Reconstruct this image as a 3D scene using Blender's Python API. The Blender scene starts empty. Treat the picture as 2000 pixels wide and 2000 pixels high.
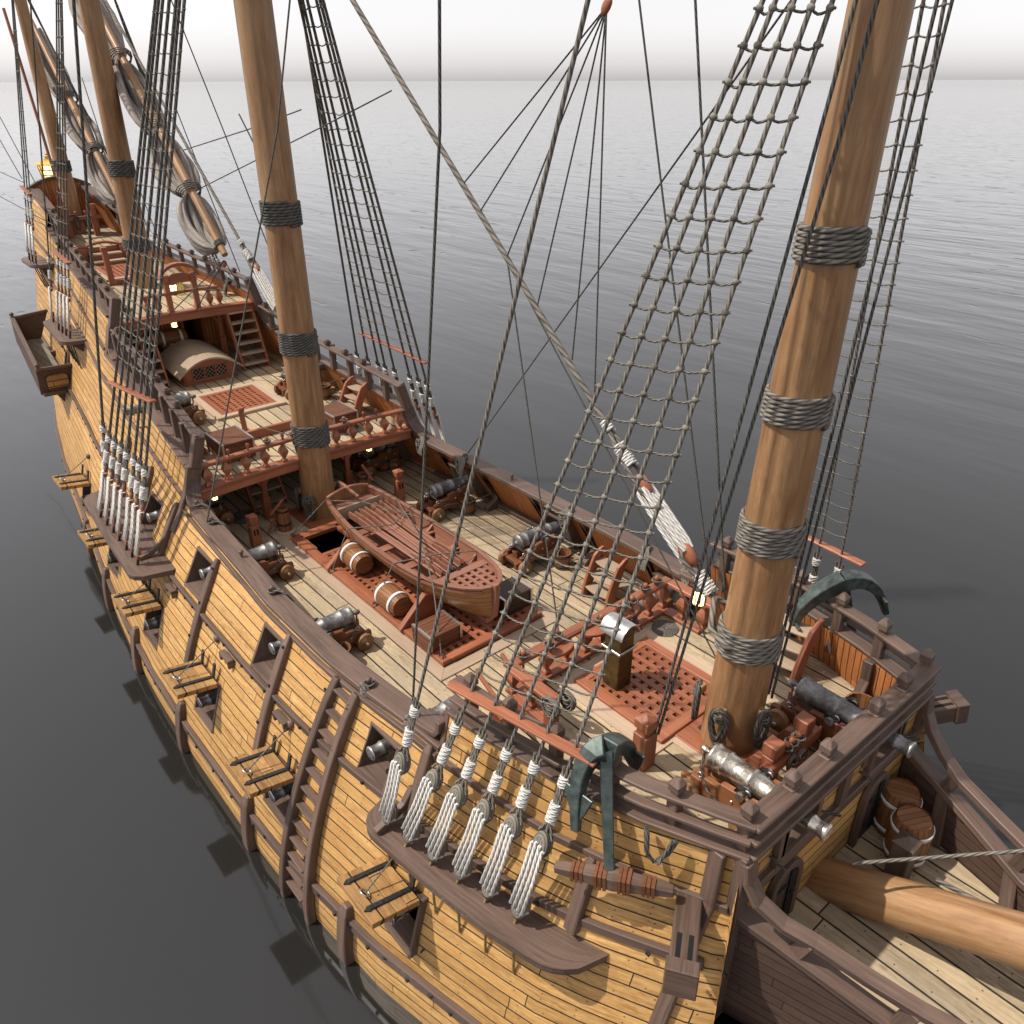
import bpy, bmesh, math, random
from mathutils import Vector as V, Matrix, Euler, noise
random.seed(7)
PI = math.pi
C = bpy.context.scene.collection
def lerp(a, b, t): return a + (b - a) * t
def interp(x, xs, ys):
    if x <= xs[0]: return ys[0]
    for i in range(1, len(xs)):
        if x <= xs[i]: return lerp(ys[i-1], ys[i], (x - xs[i-1]) / (xs[i] - xs[i-1]))
    return ys[-1]
def smooth(x, a, b):
    t = min(1, max(0, (x - a) / (b - a))); return t * t * (3 - 2 * t)

class MB:
    """collects shapes (with uv: u along the grain, v across, in metres) and links them as ONE mesh object"""
    def __init__(s): s.v = []; s.f = []; s.uv = []; s.sm = []
    def add(s, verts, faces, uvs, sm=False):
        n = len(s.v); s.v += [tuple(p) for p in verts]
        for f, u in zip(faces, uvs):
            s.f.append([i + n for i in f]); s.uv.append(u); s.sm.append(sm)
    def face(s, pts, uv=None, sm=False):
        s.add(pts, [list(range(len(pts)))], [uv or [(p[0], p[1]) for p in pts]], sm)
    def box(s, c, size, rot=None, axis=None, taper=1.0):
        """box of full size; rot = Matrix 3x3 or euler tuple; grain along the longest side"""
        hx, hy, hz = size[0]/2, size[1]/2, size[2]/2
        if axis is None: axis = max(range(3), key=lambda i: size[i])
        if rot is None: R = Matrix.Identity(3)
        elif isinstance(rot, Matrix): R = rot
        else: R = Euler(rot).to_matrix()
        loc = [(sx*hx*(taper if sz > 0 else 1), sy*hy*(taper if sz > 0 else 1), sz*hz) for sz in (-1, 1) for sy in (-1, 1) for sx in (-1, 1)]
        c = V(c); P = [c + R @ V(l) for l in loc]
        F = [(0,2,3,1), (4,5,7,6), (0,1,5,4), (2,6,7,3), (0,4,6,2), (1,3,7,5)]
        nr = [2, 2, 1, 1, 0, 0]; o1, o2 = random.random()*40, random.random()*40
        U = []
        for f, nn in zip(F, nr):
            oth = [i for i in range(3) if i != nn]
            if axis in oth: a, b = axis, [i for i in oth if i != axis][0]
            else: a, b = oth
            U.append([(loc[i][a] + o1, loc[i][b] + o2 + nn*.37) for i in f])
        s.add(P, F, U)
    def bar(s, p0, p1, w, h, up=(0,0,1), taper=1.0):
        p0, p1 = V(p0), V(p1); d = p1 - p0; L = d.length; z = d.normalized(); u = V(up)
        x = u.cross(z)
        if x.length < 1e-4: x = V((1,0,0)).cross(z)
        x.normalize(); y = z.cross(x)
        s.box((p0+p1)/2, (w, h, L), Matrix((x, y, z)).transposed(), axis=2, taper=taper)
    def tube(s, path, r, n=8, caps=True, vs=1.0, us=None, closed=False, sm=True):
        """round bar along a path; u counts diameters (rope) or metres (us=1)"""
        pts = [V(p) for p in path]; m = len(pts)
        if m < 2: return
        rr = r if isinstance(r, (list, tuple)) else [r]*m
        T = []
        for i in range(m):
            if closed: t = pts[(i+1) % m] - pts[i-1]
            else: t = pts[min(i+1, m-1)] - pts[max(i-1, 0)]
            T.append(t.normalized() if t.length > 1e-9 else V((0,0,1)))
        a = V((0,0,1)) if abs(T[0].z) < .9 else V((1,0,0))
        x = (a - T[0]*a.dot(T[0])).normalized()
        rings = []; uu = [0.0]; o = random.random()*30
        for i in range(m):
            x = x - T[i]*x.dot(T[i])
            x = x.normalized() if x.length > 1e-6 else T[i].orthogonal().normalized()
            y = T[i].cross(x)
            rings.append([pts[i] + (x*math.cos(2*PI*k/n) + y*math.sin(2*PI*k/n))*rr[i] for k in range(n)])
            if i: uu.append(uu[-1] + (pts[i]-pts[i-1]).length)
        if closed: uu.append(uu[-1] + (pts[0]-pts[-1]).length)
        sc = us if us else 1/(2*max(max(rr), 1e-4))
        vv = 2*PI*max(rr) if us else 1.0
        P = [q for rg in rings for q in rg]; F = []; U = []
        for i in range(m if closed else m-1):
            j = (i+1) % m
            for k in range(n):
                k2 = (k+1) % n
                F.append([i*n+k, i*n+k2, j*n+k2, j*n+k])
                U.append([(uu[i]*sc+o, k/n*vv*vs), (uu[i]*sc+o, (k+1)/n*vv*vs), (uu[i+1]*sc+o, (k+1)/n*vv*vs), (uu[i+1]*sc+o, k/n*vv*vs)])
        s.add(P, F, U, sm)
        if caps and not closed:
            s.add(rings[0][::-1], [list(range(n))], [[(math.cos(6.28*k/n)*.05, math.sin(6.28*k/n)*.05) for k in range(n)]])
            s.add(rings[-1], [list(range(n))], [[(math.cos(6.28*k/n)*.05, math.sin(6.28*k/n)*.05) for k in range(n)]])
    def lathe(s, prof, n=16, M=None, sm=True, rot0=0.0, caps=True):
        """profile of (r, h) turned about local z; grain along h"""
        M = M or Matrix.Identity(4); P = []; F = []; U = []; o = random.random()*20
        for r, h in prof:
            for k in range(n):
                a = 2*PI*k/n + rot0; P.append(M @ V((r*math.cos(a), r*math.sin(a), h)))
        R = max(r for r, h in prof); L = 0
        for i in range(len(prof)-1):
            L2 = L + math.hypot(prof[i+1][0]-prof[i][0], prof[i+1][1]-prof[i][1])
            for k in range(n):
                k2 = (k+1) % n
                F.append([i*n+k, i*n+k2, (i+1)*n+k2, (i+1)*n+k])
                U.append([(L+o, k/n*6.28*R+o), (L+o, (k+1)/n*6.28*R+o), (L2+o, (k+1)/n*6.28*R+o), (L2+o, k/n*6.28*R+o)])
            L = L2
        s.add(P, F, U, sm)
        if caps:
            for i, rev in ((0, True), (len(prof)-1, False)):
                if prof[i][0] > 1e-4:
                    idx = list(range(n)); idx = idx[::-1] if rev else idx
                    s.add([P[i*n+k] for k in idx], [list(range(n))], [[(prof[i][0]*math.cos(6.28*k/n)+o, prof[i][0]*math.sin(6.28*k/n)) for k in idx]])
    def grid(s, rows, us=None, vs=None, sm=True, skip=None, flip=False):
        """rows[i][j] of points -> quads; uv from us[i][j], vs[i][j]"""
        nr, nc = len(rows), len(rows[0]); P = [p for r in rows for p in r]; F = []; U = []
        for i in range(nr-1):
            for j in range(nc-1):
                if skip and skip(i, j): continue
                q = [(i, j), (i, j+1), (i+1, j+1), (i+1, j)]
                if flip: q = q[::-1]
                F.append([a*nc+b for a, b in q])
                U.append([(us[a][b], vs[a][b]) if us else (rows[a][b][0], rows[a][b][1]) for a, b in q])
        s.add(P, F, U, sm)
    def prism(s, outline, thick, M=None, grain=0):
        """flat outline (x,y) extruded symmetrically along local z"""
        M = M or Matrix.Identity(4); n = len(outline); o = random.random()*30
        A = [M @ V((x, y, -thick/2)) for x, y in outline]; B = [M @ V((x, y, thick/2)) for x, y in outline]
        uvf = lambda q: ((q[0]+o, q[1]+o) if grain == 0 else (q[1]+o, q[0]+o))
        F = [list(range(n))[::-1], list(range(n, 2*n))]; U = [[uvf(outline[k]) for k in range(n)][::-1], [uvf(q) for q in outline]]
        L = 0
        for k in range(n):
            k2 = (k+1) % n; l = math.hypot(outline[k2][0]-outline[k][0], outline[k2][1]-outline[k][1])
            F.append([k, k2, n+k2, n+k]); U.append([(L+o, o), (L+l+o, o), (L+l+o, thick+o), (L+o, thick+o)]); L += l
        s.add(A + B, F, U)
    def sweep(s, path, w, h, up=None, closed=False, wdir=None):
        """rectangular board swept along a path: w sideways, h upwards (top at the path if you offset)"""
        pts = [V(p) for p in path]; m = len(pts); rings = []; uu = [0]; o = random.random()*30
        for i in range(m):
            t = (pts[min(i+1, m-1)] - pts[max(i-1, 0)]).normalized()
            if wdir is not None:
                x = V(wdir[i] if isinstance(wdir, list) else wdir); x = (x - t*x.dot(t)).normalized(); y = t.cross(x)
                if up and y.dot(V(up)) < 0: y = -y
            else:
                y = V(up or (0,0,1)); x = y.cross(t).normalized(); y = t.cross(x)
            ww = w[i] if isinstance(w, list) else w; hh = h[i] if isinstance(h, list) else h
            rings.append([pts[i]+x*ww/2+y*hh/2, pts[i]-x*ww/2+y*hh/2, pts[i]-x*ww/2-y*hh/2, pts[i]+x*ww/2-y*hh/2])
            if i: uu.append(uu[-1]+(pts[i]-pts[i-1]).length)
        w0 = w[0] if isinstance(w, list) else w; h0 = h[0] if isinstance(h, list) else h
        ac = [0, w0, w0+h0, 2*w0+h0, 2*w0+2*h0]
        P = [q for r in rings for q in r]; F = []; U = []
        for i in range(m-1):
            for k in range(4):
                k2 = (k+1) % 4
                F.append([i*4+k, i*4+k2, (i+1)*4+k2, (i+1)*4+k]); U.append([(uu[i]+o, ac[k]+o), (uu[i]+o, ac[k+1]+o), (uu[i+1]+o, ac[k+1]+o), (uu[i+1]+o, ac[k]+o)])
        F += [[3,2,1,0], [(m-1)*4+k for k in range(4)]]; U += [[(o,o),(o+.1,o),(o+.1,o+.1),(o,o+.1)]]*2
        s.add(P, F, U)
    def build(s, name, mat, parent=None, bevel=0, link=True):
        me = bpy.data.meshes.new(name); me.from_pydata(s.v, [], s.f)
        uvl = me.uv_layers.new(name='UVMap'); k = 0
        flat = []
        for u in s.uv:
            for q in u: flat += [q[0], q[1]]
        uvl.data.foreach_set('uv', flat)
        me.polygons.foreach_set('use_smooth', s.sm)
        me.materials.append(mat); me.validate(clean_customdata=False); me.update()
        bm = bmesh.new(); bm.from_mesh(me); bmesh.ops.recalc_face_normals(bm, faces=bm.faces) if not getattr(s, 'keep', False) else None; bm.to_mesh(me); bm.free()
        o = bpy.data.objects.new(name, me); C.objects.link(o)
        if parent: o.parent = parent
        if bevel:
            md = o.modifiers.new('edge', 'BEVEL'); md.width = bevel; md.segments = 1; md.limit_method = 'ANGLE'; md.angle_limit = math.radians(50)
        return o

def tag(o, label=None, cat=None, group=None, kind=None):
    if label: o['label'] = label
    if cat: o['category'] = cat
    if group: o['group'] = group
    if kind: o['kind'] = kind
    return o
def thing(name, label, cat, loc=(0,0,0), rz=0, group=None):
    o = bpy.data.objects.new(name, None); C.objects.link(o); o.location = loc; o.rotation_euler = (0,0,rz)
    o.empty_display_size = .2
    return tag(o, label, cat, group)
def copy_tree(o, parent=None):
    c = o.copy(); C.objects.link(c)
    if parent: c.parent = parent
    for ch in o.children[:]: copy_tree(ch, c)
    return c
def dup(o, loc, rz=0, label=None, group=None, scale=None):
    c = copy_tree(o); c.location = loc; c.rotation_euler = (0,0,rz)
    if label: c['label'] = label
    if group: c['group'] = group
    if scale: c.scale = scale
    return c
def T(x, y, z): return Matrix.Translation((x, y, z))
def RX(a): return Matrix.Rotation(a, 4, 'X')
def RY(a): return Matrix.Rotation(a, 4, 'Y')
def RZ(a): return Matrix.Rotation(a, 4, 'Z')
def along(p0, p1):
    """matrix whose local z runs from p0 to p1"""
    d = V(p1)-V(p0); return Matrix.Translation(p0) @ d.to_track_quat('Z', 'Y').to_matrix().to_4x4()

# ------------------------------------------------------------------ materials
class NT:
    def __init__(s, name, rough=.6, metal=0, spec=.4):
        s.m = bpy.data.materials.new(name); s.m.use_nodes = True; s.t = s.m.node_tree; s.n = s.t.nodes; s.l = s.t.links
        s.p = s.n['Principled BSDF']; s.p.inputs['Roughness'].default_value = rough; s.p.inputs['Metallic'].default_value = metal
        s.p.inputs['Specular IOR Level'].default_value = spec
    def new(s, t, **kw):
        n = s.n.new(t)
        for k, v in kw.items(): setattr(n, k, v)
        return n
    def put(s, sock, val):
        if hasattr(val, 'is_linked') or isinstance(val, bpy.types.NodeSocket): s.l.new(val, sock)
        else: sock.default_value = val
    def math(s, op, a, b=0.0, c=None, clamp=False):
        n = s.new('ShaderNodeMath', operation=op, use_clamp=clamp); s.put(n.inputs[0], a); s.put(n.inputs[1], b)
        if c is not None: s.put(n.inputs[2], c)
        return n.outputs[0]
    def comb(s, x, y, z=0.0):
        n = s.new('ShaderNodeCombineXYZ'); s.put(n.inputs[0], x); s.put(n.inputs[1], y); s.put(n.inputs[2], z); return n.outputs[0]
    def uv(s):
        n = s.new('ShaderNodeUVMap'); n.uv_map = 'UVMap'; sp = s.new('ShaderNodeSeparateXYZ'); s.l.new(n.outputs[0], sp.inputs[0]); return sp.outputs[0], sp.outputs[1]
    def noise(s, vec, scale=1., detail=3., rough=.55, dist=0.):
        n = s.new('ShaderNodeTexNoise'); s.put(n.inputs['Vector'], vec); n.inputs['Scale'].default_value = scale; n.inputs['Detail'].default_value = detail
        n.inputs['Roughness'].default_value = rough; n.inputs['Distortion'].default_value = dist; return n.outputs['Fac']
    def white(s, vec):
        n = s.new('ShaderNodeTexWhiteNoise', noise_dimensions='3D'); s.put(n.inputs['Vector'], vec); return n.outputs['Value']
    def ramp(s, fac, stops):
        n = s.new('ShaderNodeValToRGB'); s.put(n.inputs[0], fac); cr = n.color_ramp
        while len(cr.elements) < len(stops): cr.elements.new(.5)
        for e, (p, c) in zip(cr.elements, stops): e.position = p; e.color = (c[0], c[1], c[2], 1)
        return n.outputs[0]
    def mix(s, fac, a, b, mode='MIX'):
        n = s.new('ShaderNodeMix', data_type='RGBA', blend_type=mode); s.put(n.inputs['Factor'], fac)
        for i, x in ((6, a), (7, b)):
            if isinstance(x, tuple): n.inputs[i].default_value = (*x, 1)
            else: s.l.new(x, n.inputs[i])
        return n.outputs[2]
    def hsv(s, col, h=.5, sat=1., val=1.):
        n = s.new('ShaderNodeHueSaturation'); s.put(n.inputs['Hue'], h); s.put(n.inputs['Saturation'], sat); s.put(n.inputs['Value'], val); s.l.new(col, n.inputs['Color']); return n.outputs[0]
    def maprange(s, x, a, b, c=0., d=1.):
        n = s.new('ShaderNodeMapRange'); s.put(n.inputs[0], x)
        for i, q in enumerate((a, b, c, d)): n.inputs[i+1].default_value = q
        return n.outputs[0]
    def color(s, c): s.l.new(c, s.p.inputs['Base Color'])
    def bump(s, h, strength=.4, dist=.01):
        n = s.new('ShaderNodeBump'); n.inputs['Strength'].default_value = strength; n.inputs['Distance'].default_value = dist; s.l.new(h, n.inputs['Height']); s.l.new(n.outputs[0], s.p.inputs['Normal'])

def wood(name, light, dark, rough=.6, spec=.35, grain=22., contrast=.5, bump=.25, stain=None, warp=2.5):
    m = NT(name, rough, 0, spec); u, v = m.uv()
    oi = m.new('ShaderNodeObjectInfo'); rnd = oi.outputs['Random']
    off = m.math('MULTIPLY', rnd, 37.)
    big = m.noise(m.comb(m.math('MULTIPLY', u, .55), m.math('MULTIPLY', v, warp), off), 1.0, 2)
    vv = m.math('ADD', v, m.math('MULTIPLY', big, .08))
    g = m.noise(m.comb(m.math('MULTIPLY', u, 1.1), m.math('MULTIPLY', vv, grain), off), 1.0, 5, .65)
    fine = m.noise(m.comb(m.math('MULTIPLY', u, 5.), m.math('MULTIPLY', v, grain*5), off), 1.0, 2, .6)
    f = m.math('ADD', m.math('MULTIPLY', g, .55), m.math('ADD', m.math('MULTIPLY', big, .3), m.math('MULTIPLY', fine, .15)))
    f = m.maprange(f, .5-.22/contrast*.5, .5+.22/contrast*.5)
    col = m.mix(f, dark, light)
    if stain:
        st = m.noise(m.comb(m.math('MULTIPLY', u, 1.2), m.math('MULTIPLY', v, 1.8), 3.), 1.0, 4, .7)
        col = m.mix(m.maprange(st, .52, .7, 0, .7), col, stain)
    col = m.hsv(col, 0.5, 1., m.maprange(rnd, 0, 1, .86, 1.12))
    m.color(col); m.bump(m.math('ADD', g, m.math('MULTIPLY', fine, .5)), bump, .006)
    m.l.new(m.maprange(g, .3, .7, rough-.1, rough+.12), m.p.inputs['Roughness'])
    return m.m

def planks(name, light, dark, w, seam=.012, length=3.2, rough=.65, spec=.3, vary=.22, seamcol=(.02,.013,.009), nails=True, grain=30., warm=None, bump=.5, knots=True, contrast=.6, nailcol=(.02,.014,.01), weather=None, streak=.5):
    m = NT(name, rough, 0, spec); u, v = m.uv()
    q = m.math('DIVIDE', v, w); idx = m.math('FLOOR', q); fr = m.math('FRACT', q)
    r1 = m.white(m.comb(idx, 3.3, 1.7))
    us = m.math('ADD', m.math('DIVIDE', u, length), m.math('MULTIPLY', r1, 7.3)); bi = m.math('FLOOR', us); bf = m.math('FRACT', us)
    r2 = m.white(m.comb(idx, bi, 5.1)); r3 = m.white(m.comb(idx, bi, 9.7))
    zz = m.math('MULTIPLY', r2, 50.)
    big = m.noise(m.comb(m.math('MULTIPLY', u, .8), m.math('MULTIPLY', v, 4.), zz), 1.0, 3, .6)
    vv = m.math('ADD', v, m.math('MULTIPLY', big, .05))
    g = m.noise(m.comb(m.math('MULTIPLY', u, 1.6), m.math('MULTIPLY', vv, grain), zz), 1.0, 5, .7)
    sp = m.noise(m.comb(m.math('MULTIPLY', u, 9.), m.math('MULTIPLY', v, 22.), zz), 1.0, 3, .65)
    f = m.math('ADD', m.math('MULTIPLY', g, .5), m.math('ADD', m.math('MULTIPLY', big, .25), m.math('MULTIPLY', sp, .25)))
    f = m.maprange(f, .5-.11/contrast, .5+.11/contrast)
    col = m.mix(f, dark, light)
    stk = m.noise(m.comb(m.math('MULTIPLY', u, 2.2), m.math('MULTIPLY', v, grain*2.6), zz), 1.0, 3, .7)
    blo = m.noise(m.comb(m.math('MULTIPLY', u, 2.6), m.math('MULTIPLY', v, 9.), zz), 1.0, 4, .7)
    col = m.mix(m.maprange(stk, .56, .72, 0., streak), col, dark)
    col = m.mix(m.math('MULTIPLY', m.maprange(blo, .54, .70, 0., streak), m.maprange(stk, .35, .6, .25, 1.)), col, tuple(c*.62 for c in dark))
    if warm: col = m.mix(m.math('MULTIPLY', m.maprange(r3, .45, 1.), .55), col, warm)
    if weather:
        wn = m.noise(m.comb(m.math('MULTIPLY', u, .35), m.math('MULTIPLY', v, .8), 1.), 1.0, 5, .65)
        col = m.mix(m.maprange(wn, .5, .68, 0, .75), col, weather)
    col = m.hsv(col, .5, 1., m.math('ADD', 1.-vary/2, m.math('MULTIPLY', r2, vary)))
    if knots:
        vo = m.new('ShaderNodeTexVoronoi'); m.put(vo.inputs['Vector'], m.comb(m.math('MULTIPLY', u, 1.3), m.math('MULTIPLY', v, 3.2), 0.)); vo.inputs['Scale'].default_value = 1.
        k = m.maprange(vo.outputs['Distance'], .03, .1, .75, 0.)
        col = m.mix(m.math('MULTIPLY', k, m.maprange(m.noise(m.comb(u, v, 8.), .9, 1), .5, .6)), col, dark)
    e = m.math('MINIMUM', fr, m.math('SUBTRACT', 1., fr))
    e = m.math('ADD', e, m.math('MULTIPLY', m.math('SUBTRACT', sp, .5), .02))
    sm_ = m.maprange(e, seam/w*.35, seam/w*.75, 1., 0.)
    eb = m.math('MULTIPLY', m.math('MINIMUM', bf, m.math('SUBTRACT', 1., bf)), length)
    sb = m.maprange(eb, seam*.25, seam*.5, 1., 0.)
    sm_ = m.math('MAXIMUM', sm_, sb)
    h = m.math('SUBTRACT', m.math('MULTIPLY', g, .15), sm_)
    if nails:
        nu = m.math('MULTIPLY', m.math('SUBTRACT', m.math('FRACT', m.math('ADD', m.math('DIVIDE', u, .42), m.math('MULTIPLY', r1, 3.))), .5), .42)
        nv = m.math('MULTIPLY', m.math('SUBTRACT', m.math('ABSOLUTE', m.math('SUBTRACT', fr, .5)), .24), w)
        d = m.math('SQRT', m.math('ADD', m.math('MULTIPLY', nu, nu), m.math('MULTIPLY', nv, nv)))
        keep = m.math('GREATER_THAN', m.white(m.comb(m.math('FLOOR', m.math('ADD', m.math('DIVIDE', u, .42), m.math('MULTIPLY', r1, 3.))), idx, m.math('GREATER_THAN', fr, .5))), .45)
        nl = m.math('MULTIPLY', m.maprange(d, .007, .013, .85, 0.), keep)
        col = m.mix(nl, col, nailcol)
    col = m.mix(sm_, col, seamcol)
    m.color(col); m.bump(h, bump, .012)
    m.l.new(m.maprange(g, .3, .7, rough-.12, rough+.12), m.p.inputs['Roughness'])
    return m.m

def rope(name, light, dark, rough=.9, strands=3., pitch=.42, bump=1.):
    m = NT(name, rough, 0, .15); u, v = m.uv()
    ph = m.math('ADD', m.math('MULTIPLY', v, strands), m.math('MULTIPLY', u, pitch))
    s_ = m.math('ABSOLUTE', m.math('SINE', m.math('MULTIPLY', ph, PI)))
    nz = m.noise(m.comb(m.math('MULTIPLY', u, .35), v, 2.), 1., 3)
    f = m.math('ADD', m.math('MULTIPLY', s_, .75), m.math('MULTIPLY', m.math('SUBTRACT', nz, .5), 1.2), clamp=True)
    m.color(m.mix(f, dark, light)); m.bump(s_, bump, .012)
    return m.m

def metal(name, col, rough=.4, met=.9, var=.3, scale=18., rust=None):
    m = NT(name, rough, met, .5); tc = m.new('ShaderNodeTexCoord')
    n1 = m.noise(tc.outputs['Object'], scale, 5, .65); n2 = m.noise(tc.outputs['Object'], scale*.2, 3)
    c = m.mix(m.maprange(n1, .3, .7), tuple(x*(1-var) for x in col), tuple(min(1, x*(1+var)) for x in col))
    if rust: c = m.mix(m.maprange(n2, .5, .68, 0, .8), c, rust)
    m.color(c); m.l.new(m.maprange(n1, .3, .7, rough-.08, rough+.15), m.p.inputs['Roughness']); m.bump(n1, .15, .004)
    return m.m

def plain(name, col, rough=.7, var=.15, scale=12., spec=.3):
    m = NT(name, rough, 0, spec); tc = m.new('ShaderNodeTexCoord'); n1 = m.noise(tc.outputs['Object'], scale, 4)
    m.color(m.mix(n1, tuple(x*(1-var*2) for x in col), tuple(min(1, x*(1+var*2)) for x in col))); m.bump(n1, .2, .005)
    return m.m
def glow(name, col, strength):
    m = NT(name, .3); m.p.inputs['Base Color'].default_value = (*col, 1); m.p.inputs['Emission Color'].default_value = (*col, 1); m.p.inputs['Emission Strength'].default_value = strength
    return m.m

M_hull = planks('pine_hull_planking', (.66,.42,.165), (.33,.155,.045), .185, .017, 4.6, .55, .35, .22, (.028,.014,.007), grain=26., warm=(.5,.27,.085), nailcol=(.05,.025,.012), contrast=.8, streak=.75)
M_lid = planks('weathered_lid_shaded_panel', (.46,.27,.10), (.22,.105,.036), .172, .02, 6., .6, .35, .3, (.02,.01,.005), grain=26., contrast=.8, streak=.8, warm=(.30,.17,.07))
M_deck = planks('weathered_deck_planking', (.55,.44,.295), (.215,.152,.09), .29, .026, 9.0, .75, .25, .22, (.03,.022,.016), grain=34., weather=(.33,.28,.21), contrast=.85, warm=(.52,.40,.24), streak=.6)
M_bulk = planks('orange_bulwark_lining', (.54,.21,.07), (.28,.09,.026), .105, .012, 2.5, .6, .3, .3, (.03,.012,.006), nails=False, grain=20., contrast=.6)
M_brown = wood('dark_brown_timber', (.165,.108,.082), (.066,.042,.032), .5, .4, 24., .75, .35)
M_brownp = planks('dark_gallery_boarding', (.12,.075,.055), (.06,.035,.026), .14, .01, 3., .65, .3, .25, (.015,.01,.008), nails=False)
M_red = wood('red_brown_mahogany', (.385,.14,.07), (.19,.06,.028), .42, .45, 20., .7, .25)
M_tread = wood('worn_pale_treads', (.46,.35,.25), (.28,.2,.14), .65, .3, 24., .5, .2)
M_pale = wood('pale_margin_boards', (.52,.39,.28), (.37,.265,.185), .6, .3, 18., .6, .2)
M_mast = wood('honey_mast_timber', (.43,.255,.125), (.21,.10,.04), .45, .45, 10., .8, .25, warp=1.2, stain=(.26,.11,.045))
M_carr = wood('dark_carriage_oak', (.22,.085,.035), (.11,.038,.016), .45, .4, 22., .55, .25)
M_wheel = wood('oak_wheel_wood', (.30,.165,.075), (.16,.08,.033), .5, .4, 18., .55, .2)
M_grey = planks('grey_weathered_floor', (.27,.245,.20), (.15,.135,.11), .2, .012, 6., .8, .2, .2, (.03,.025,.02), nails=False)
M_barrelw = planks('barrel_staves', (.30,.135,.055), (.17,.07,.028), .075, .006, 9., .5, .35, .3, (.04,.018,.009), nails=False, knots=False)
M_chest = planks('chest_boards', (.20,.082,.042), (.11,.042,.022), .09, .008, 9., .5, .35, .25, (.02,.01,.006), nails=False, knots=False)
M_boat = planks('varnished_boat_strakes', (.36,.185,.07), (.19,.085,.028), .085, .006, 9., .42, .45, .25, (.03,.013,.006), nails=False, knots=False)
M_boatin = wood('boat_red_timber', (.30,.135,.085), (.17,.068,.04), .45, .4, 24., .55, .2)
M_rope = rope('tarred_rope', (.17,.16,.14), (.045,.043,.04))
M_ropel = rope('grey_hemp_rope', (.27,.245,.21), (.075,.066,.055))
M_ropew = rope('white_lanyard_rope', (.80,.78,.74), (.42,.40,.37))
M_rat = rope('ratline_hemp', (.29,.265,.225), (.10,.09,.075))
M_gun = metal('gunmetal', (.26,.255,.25), .5, .75, .4, 24., rust=(.12,.11,.10))
M_gunb = metal('polished_bronze_gun', (.62,.57,.48), .3, .95, .25, 30.)
M_iron = metal('black_wrought_iron', (.055,.055,.055), .5, .8, .4, 25.)
M_ring = metal('bright_iron_ring', (.55,.53,.5), .35, .9, .2, 30.)
M_anchor = metal('green_black_anchor_iron', (.10,.125,.115), .42, .75, .45, 9., rust=(.05,.06,.055))
M_brass = metal('lantern_brass', (.62,.42,.12), .32, .95, .25, 20.)
M_oldb = metal('tarnished_pump_brass', (.11,.075,.025), .45, .7, .5, 8., rust=(.04,.033,.02))
M_tin = metal('silver_cap_metal', (.55,.54,.51), .36, .95, .15, 10.)
M_white = plain('white_painted_hoop', (.72,.71,.69), .6, .06)
M_dark = plain('bore_black', (.012,.011,.01), .9, .1)
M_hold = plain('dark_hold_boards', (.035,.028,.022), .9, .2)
def canvas():
    m = NT('sail_canvas_fold_shade', .9, 0, .1); u, v = m.uv()
    a = m.noise(m.comb(m.math('MULTIPLY', u, 1.3), m.math('MULTIPLY', v, 16.), 0.), 1., 4, .6); b = m.noise(m.comb(m.math('MULTIPLY', u, 4.), m.math('MULTIPLY', v, 5.), 4.), 1., 3)
    m.color(m.mix(m.maprange(a, .3, .68), (.17,.145,.125), (.46,.41,.365))); m.bump(m.math('ADD', a, m.math('MULTIPLY', b, .4)), 1., .05); return m.m  # creases darkened along the fold bump, shade put into the cloth colour
M_sail = canvas()
M_glow = glow('lit_horn_pane', (1.0,.80,.36), 2.2)
M_glow2 = glow('lit_lamp_pane', (1.0,.72,.25), 5.)
# ------------------------------------------------------------------ ship form (x forward, y to port, z up; main deck at z = 0)
WX=[-29,-28,-25,-22.5,-18,-15.8,-13.1,-11,-9,-6.2,-4.8,-2.5,0,1.5,3,5,6.5]
WY=[1.6,1.9,2.75,3.2,3.76,4.06,4.34,4.47,4.53,4.52,4.45,4.2,3.65,3.1,2.1,.9,.05]
YX=[-29,-28.2,-24.9,-22,-18,-15,-13,-11,-9,-7,-5,-4,-3,-1.5,-.5,.5,1.5,3,5,6.5]
YY=[2.0,2.03,2.15,2.36,2.69,2.77,2.86,2.95,3.03,3.11,3.12,3.07,2.98,2.88,2.72,2.42,2.0,1.15,.5,.03]
SX=[-29,-25,-18,-15,-11,-3,-1,1.5]
SY=[.25,.28,.29,.32,.31,.235,.2,.05]
def Yh(x, z):
    y12 = interp(x, YX, YY)
    if z > 1.2: return y12 - interp(x, SX, SY)*(z-1.2)
    t = max(0, (z+2.8)/4); W = interp(x, WX, WY)
    if z < -2.8: return W - .25*(z+2.8)**2
    return W - (W-y12)*t**1.7
def zM(x): return interp(x, [-29,-21.7,-18.8,-17.7,-10.8,-7,-4,-2.5,0,1.5,6.5], [1.5,.78,.62,.5,.02,.08,.15,.2,.38,.55,1.0])
def gz(x): return interp(x, [-11.5,-10,-8,-7,-5,-3], [1.28,1.235,1.2,1.17,1.19,1.23])
def qd(x): return 1.42+.055*(-11.45-x)              # quarterdeck planks
def hd(x): return 3.42+.055*(-17.95-x)              # half deck
def pd(x): return 4.2+.06*(-24.9-x)                 # poop deck
def qrail(x): return interp(x, [-17.7,-15,-14,-13,-11.37], [3.42,3.02,2.91,2.8,2.6])
def qcap(x): return qrail(x)-.66
def hrail(x): return interp(x, [-24.9,-22,-20,-17.75], [4.7,4.45,4.28,4.1])
def hcap(x): return hrail(x)-.43
def prail(x): return interp(x, [-28.4,-26.2,-24.9], [5.75,5.3,5.0])
def frail(x): return interp(x, [-2.6,-1,1.6], [2.17,2.29,2.42])
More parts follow.
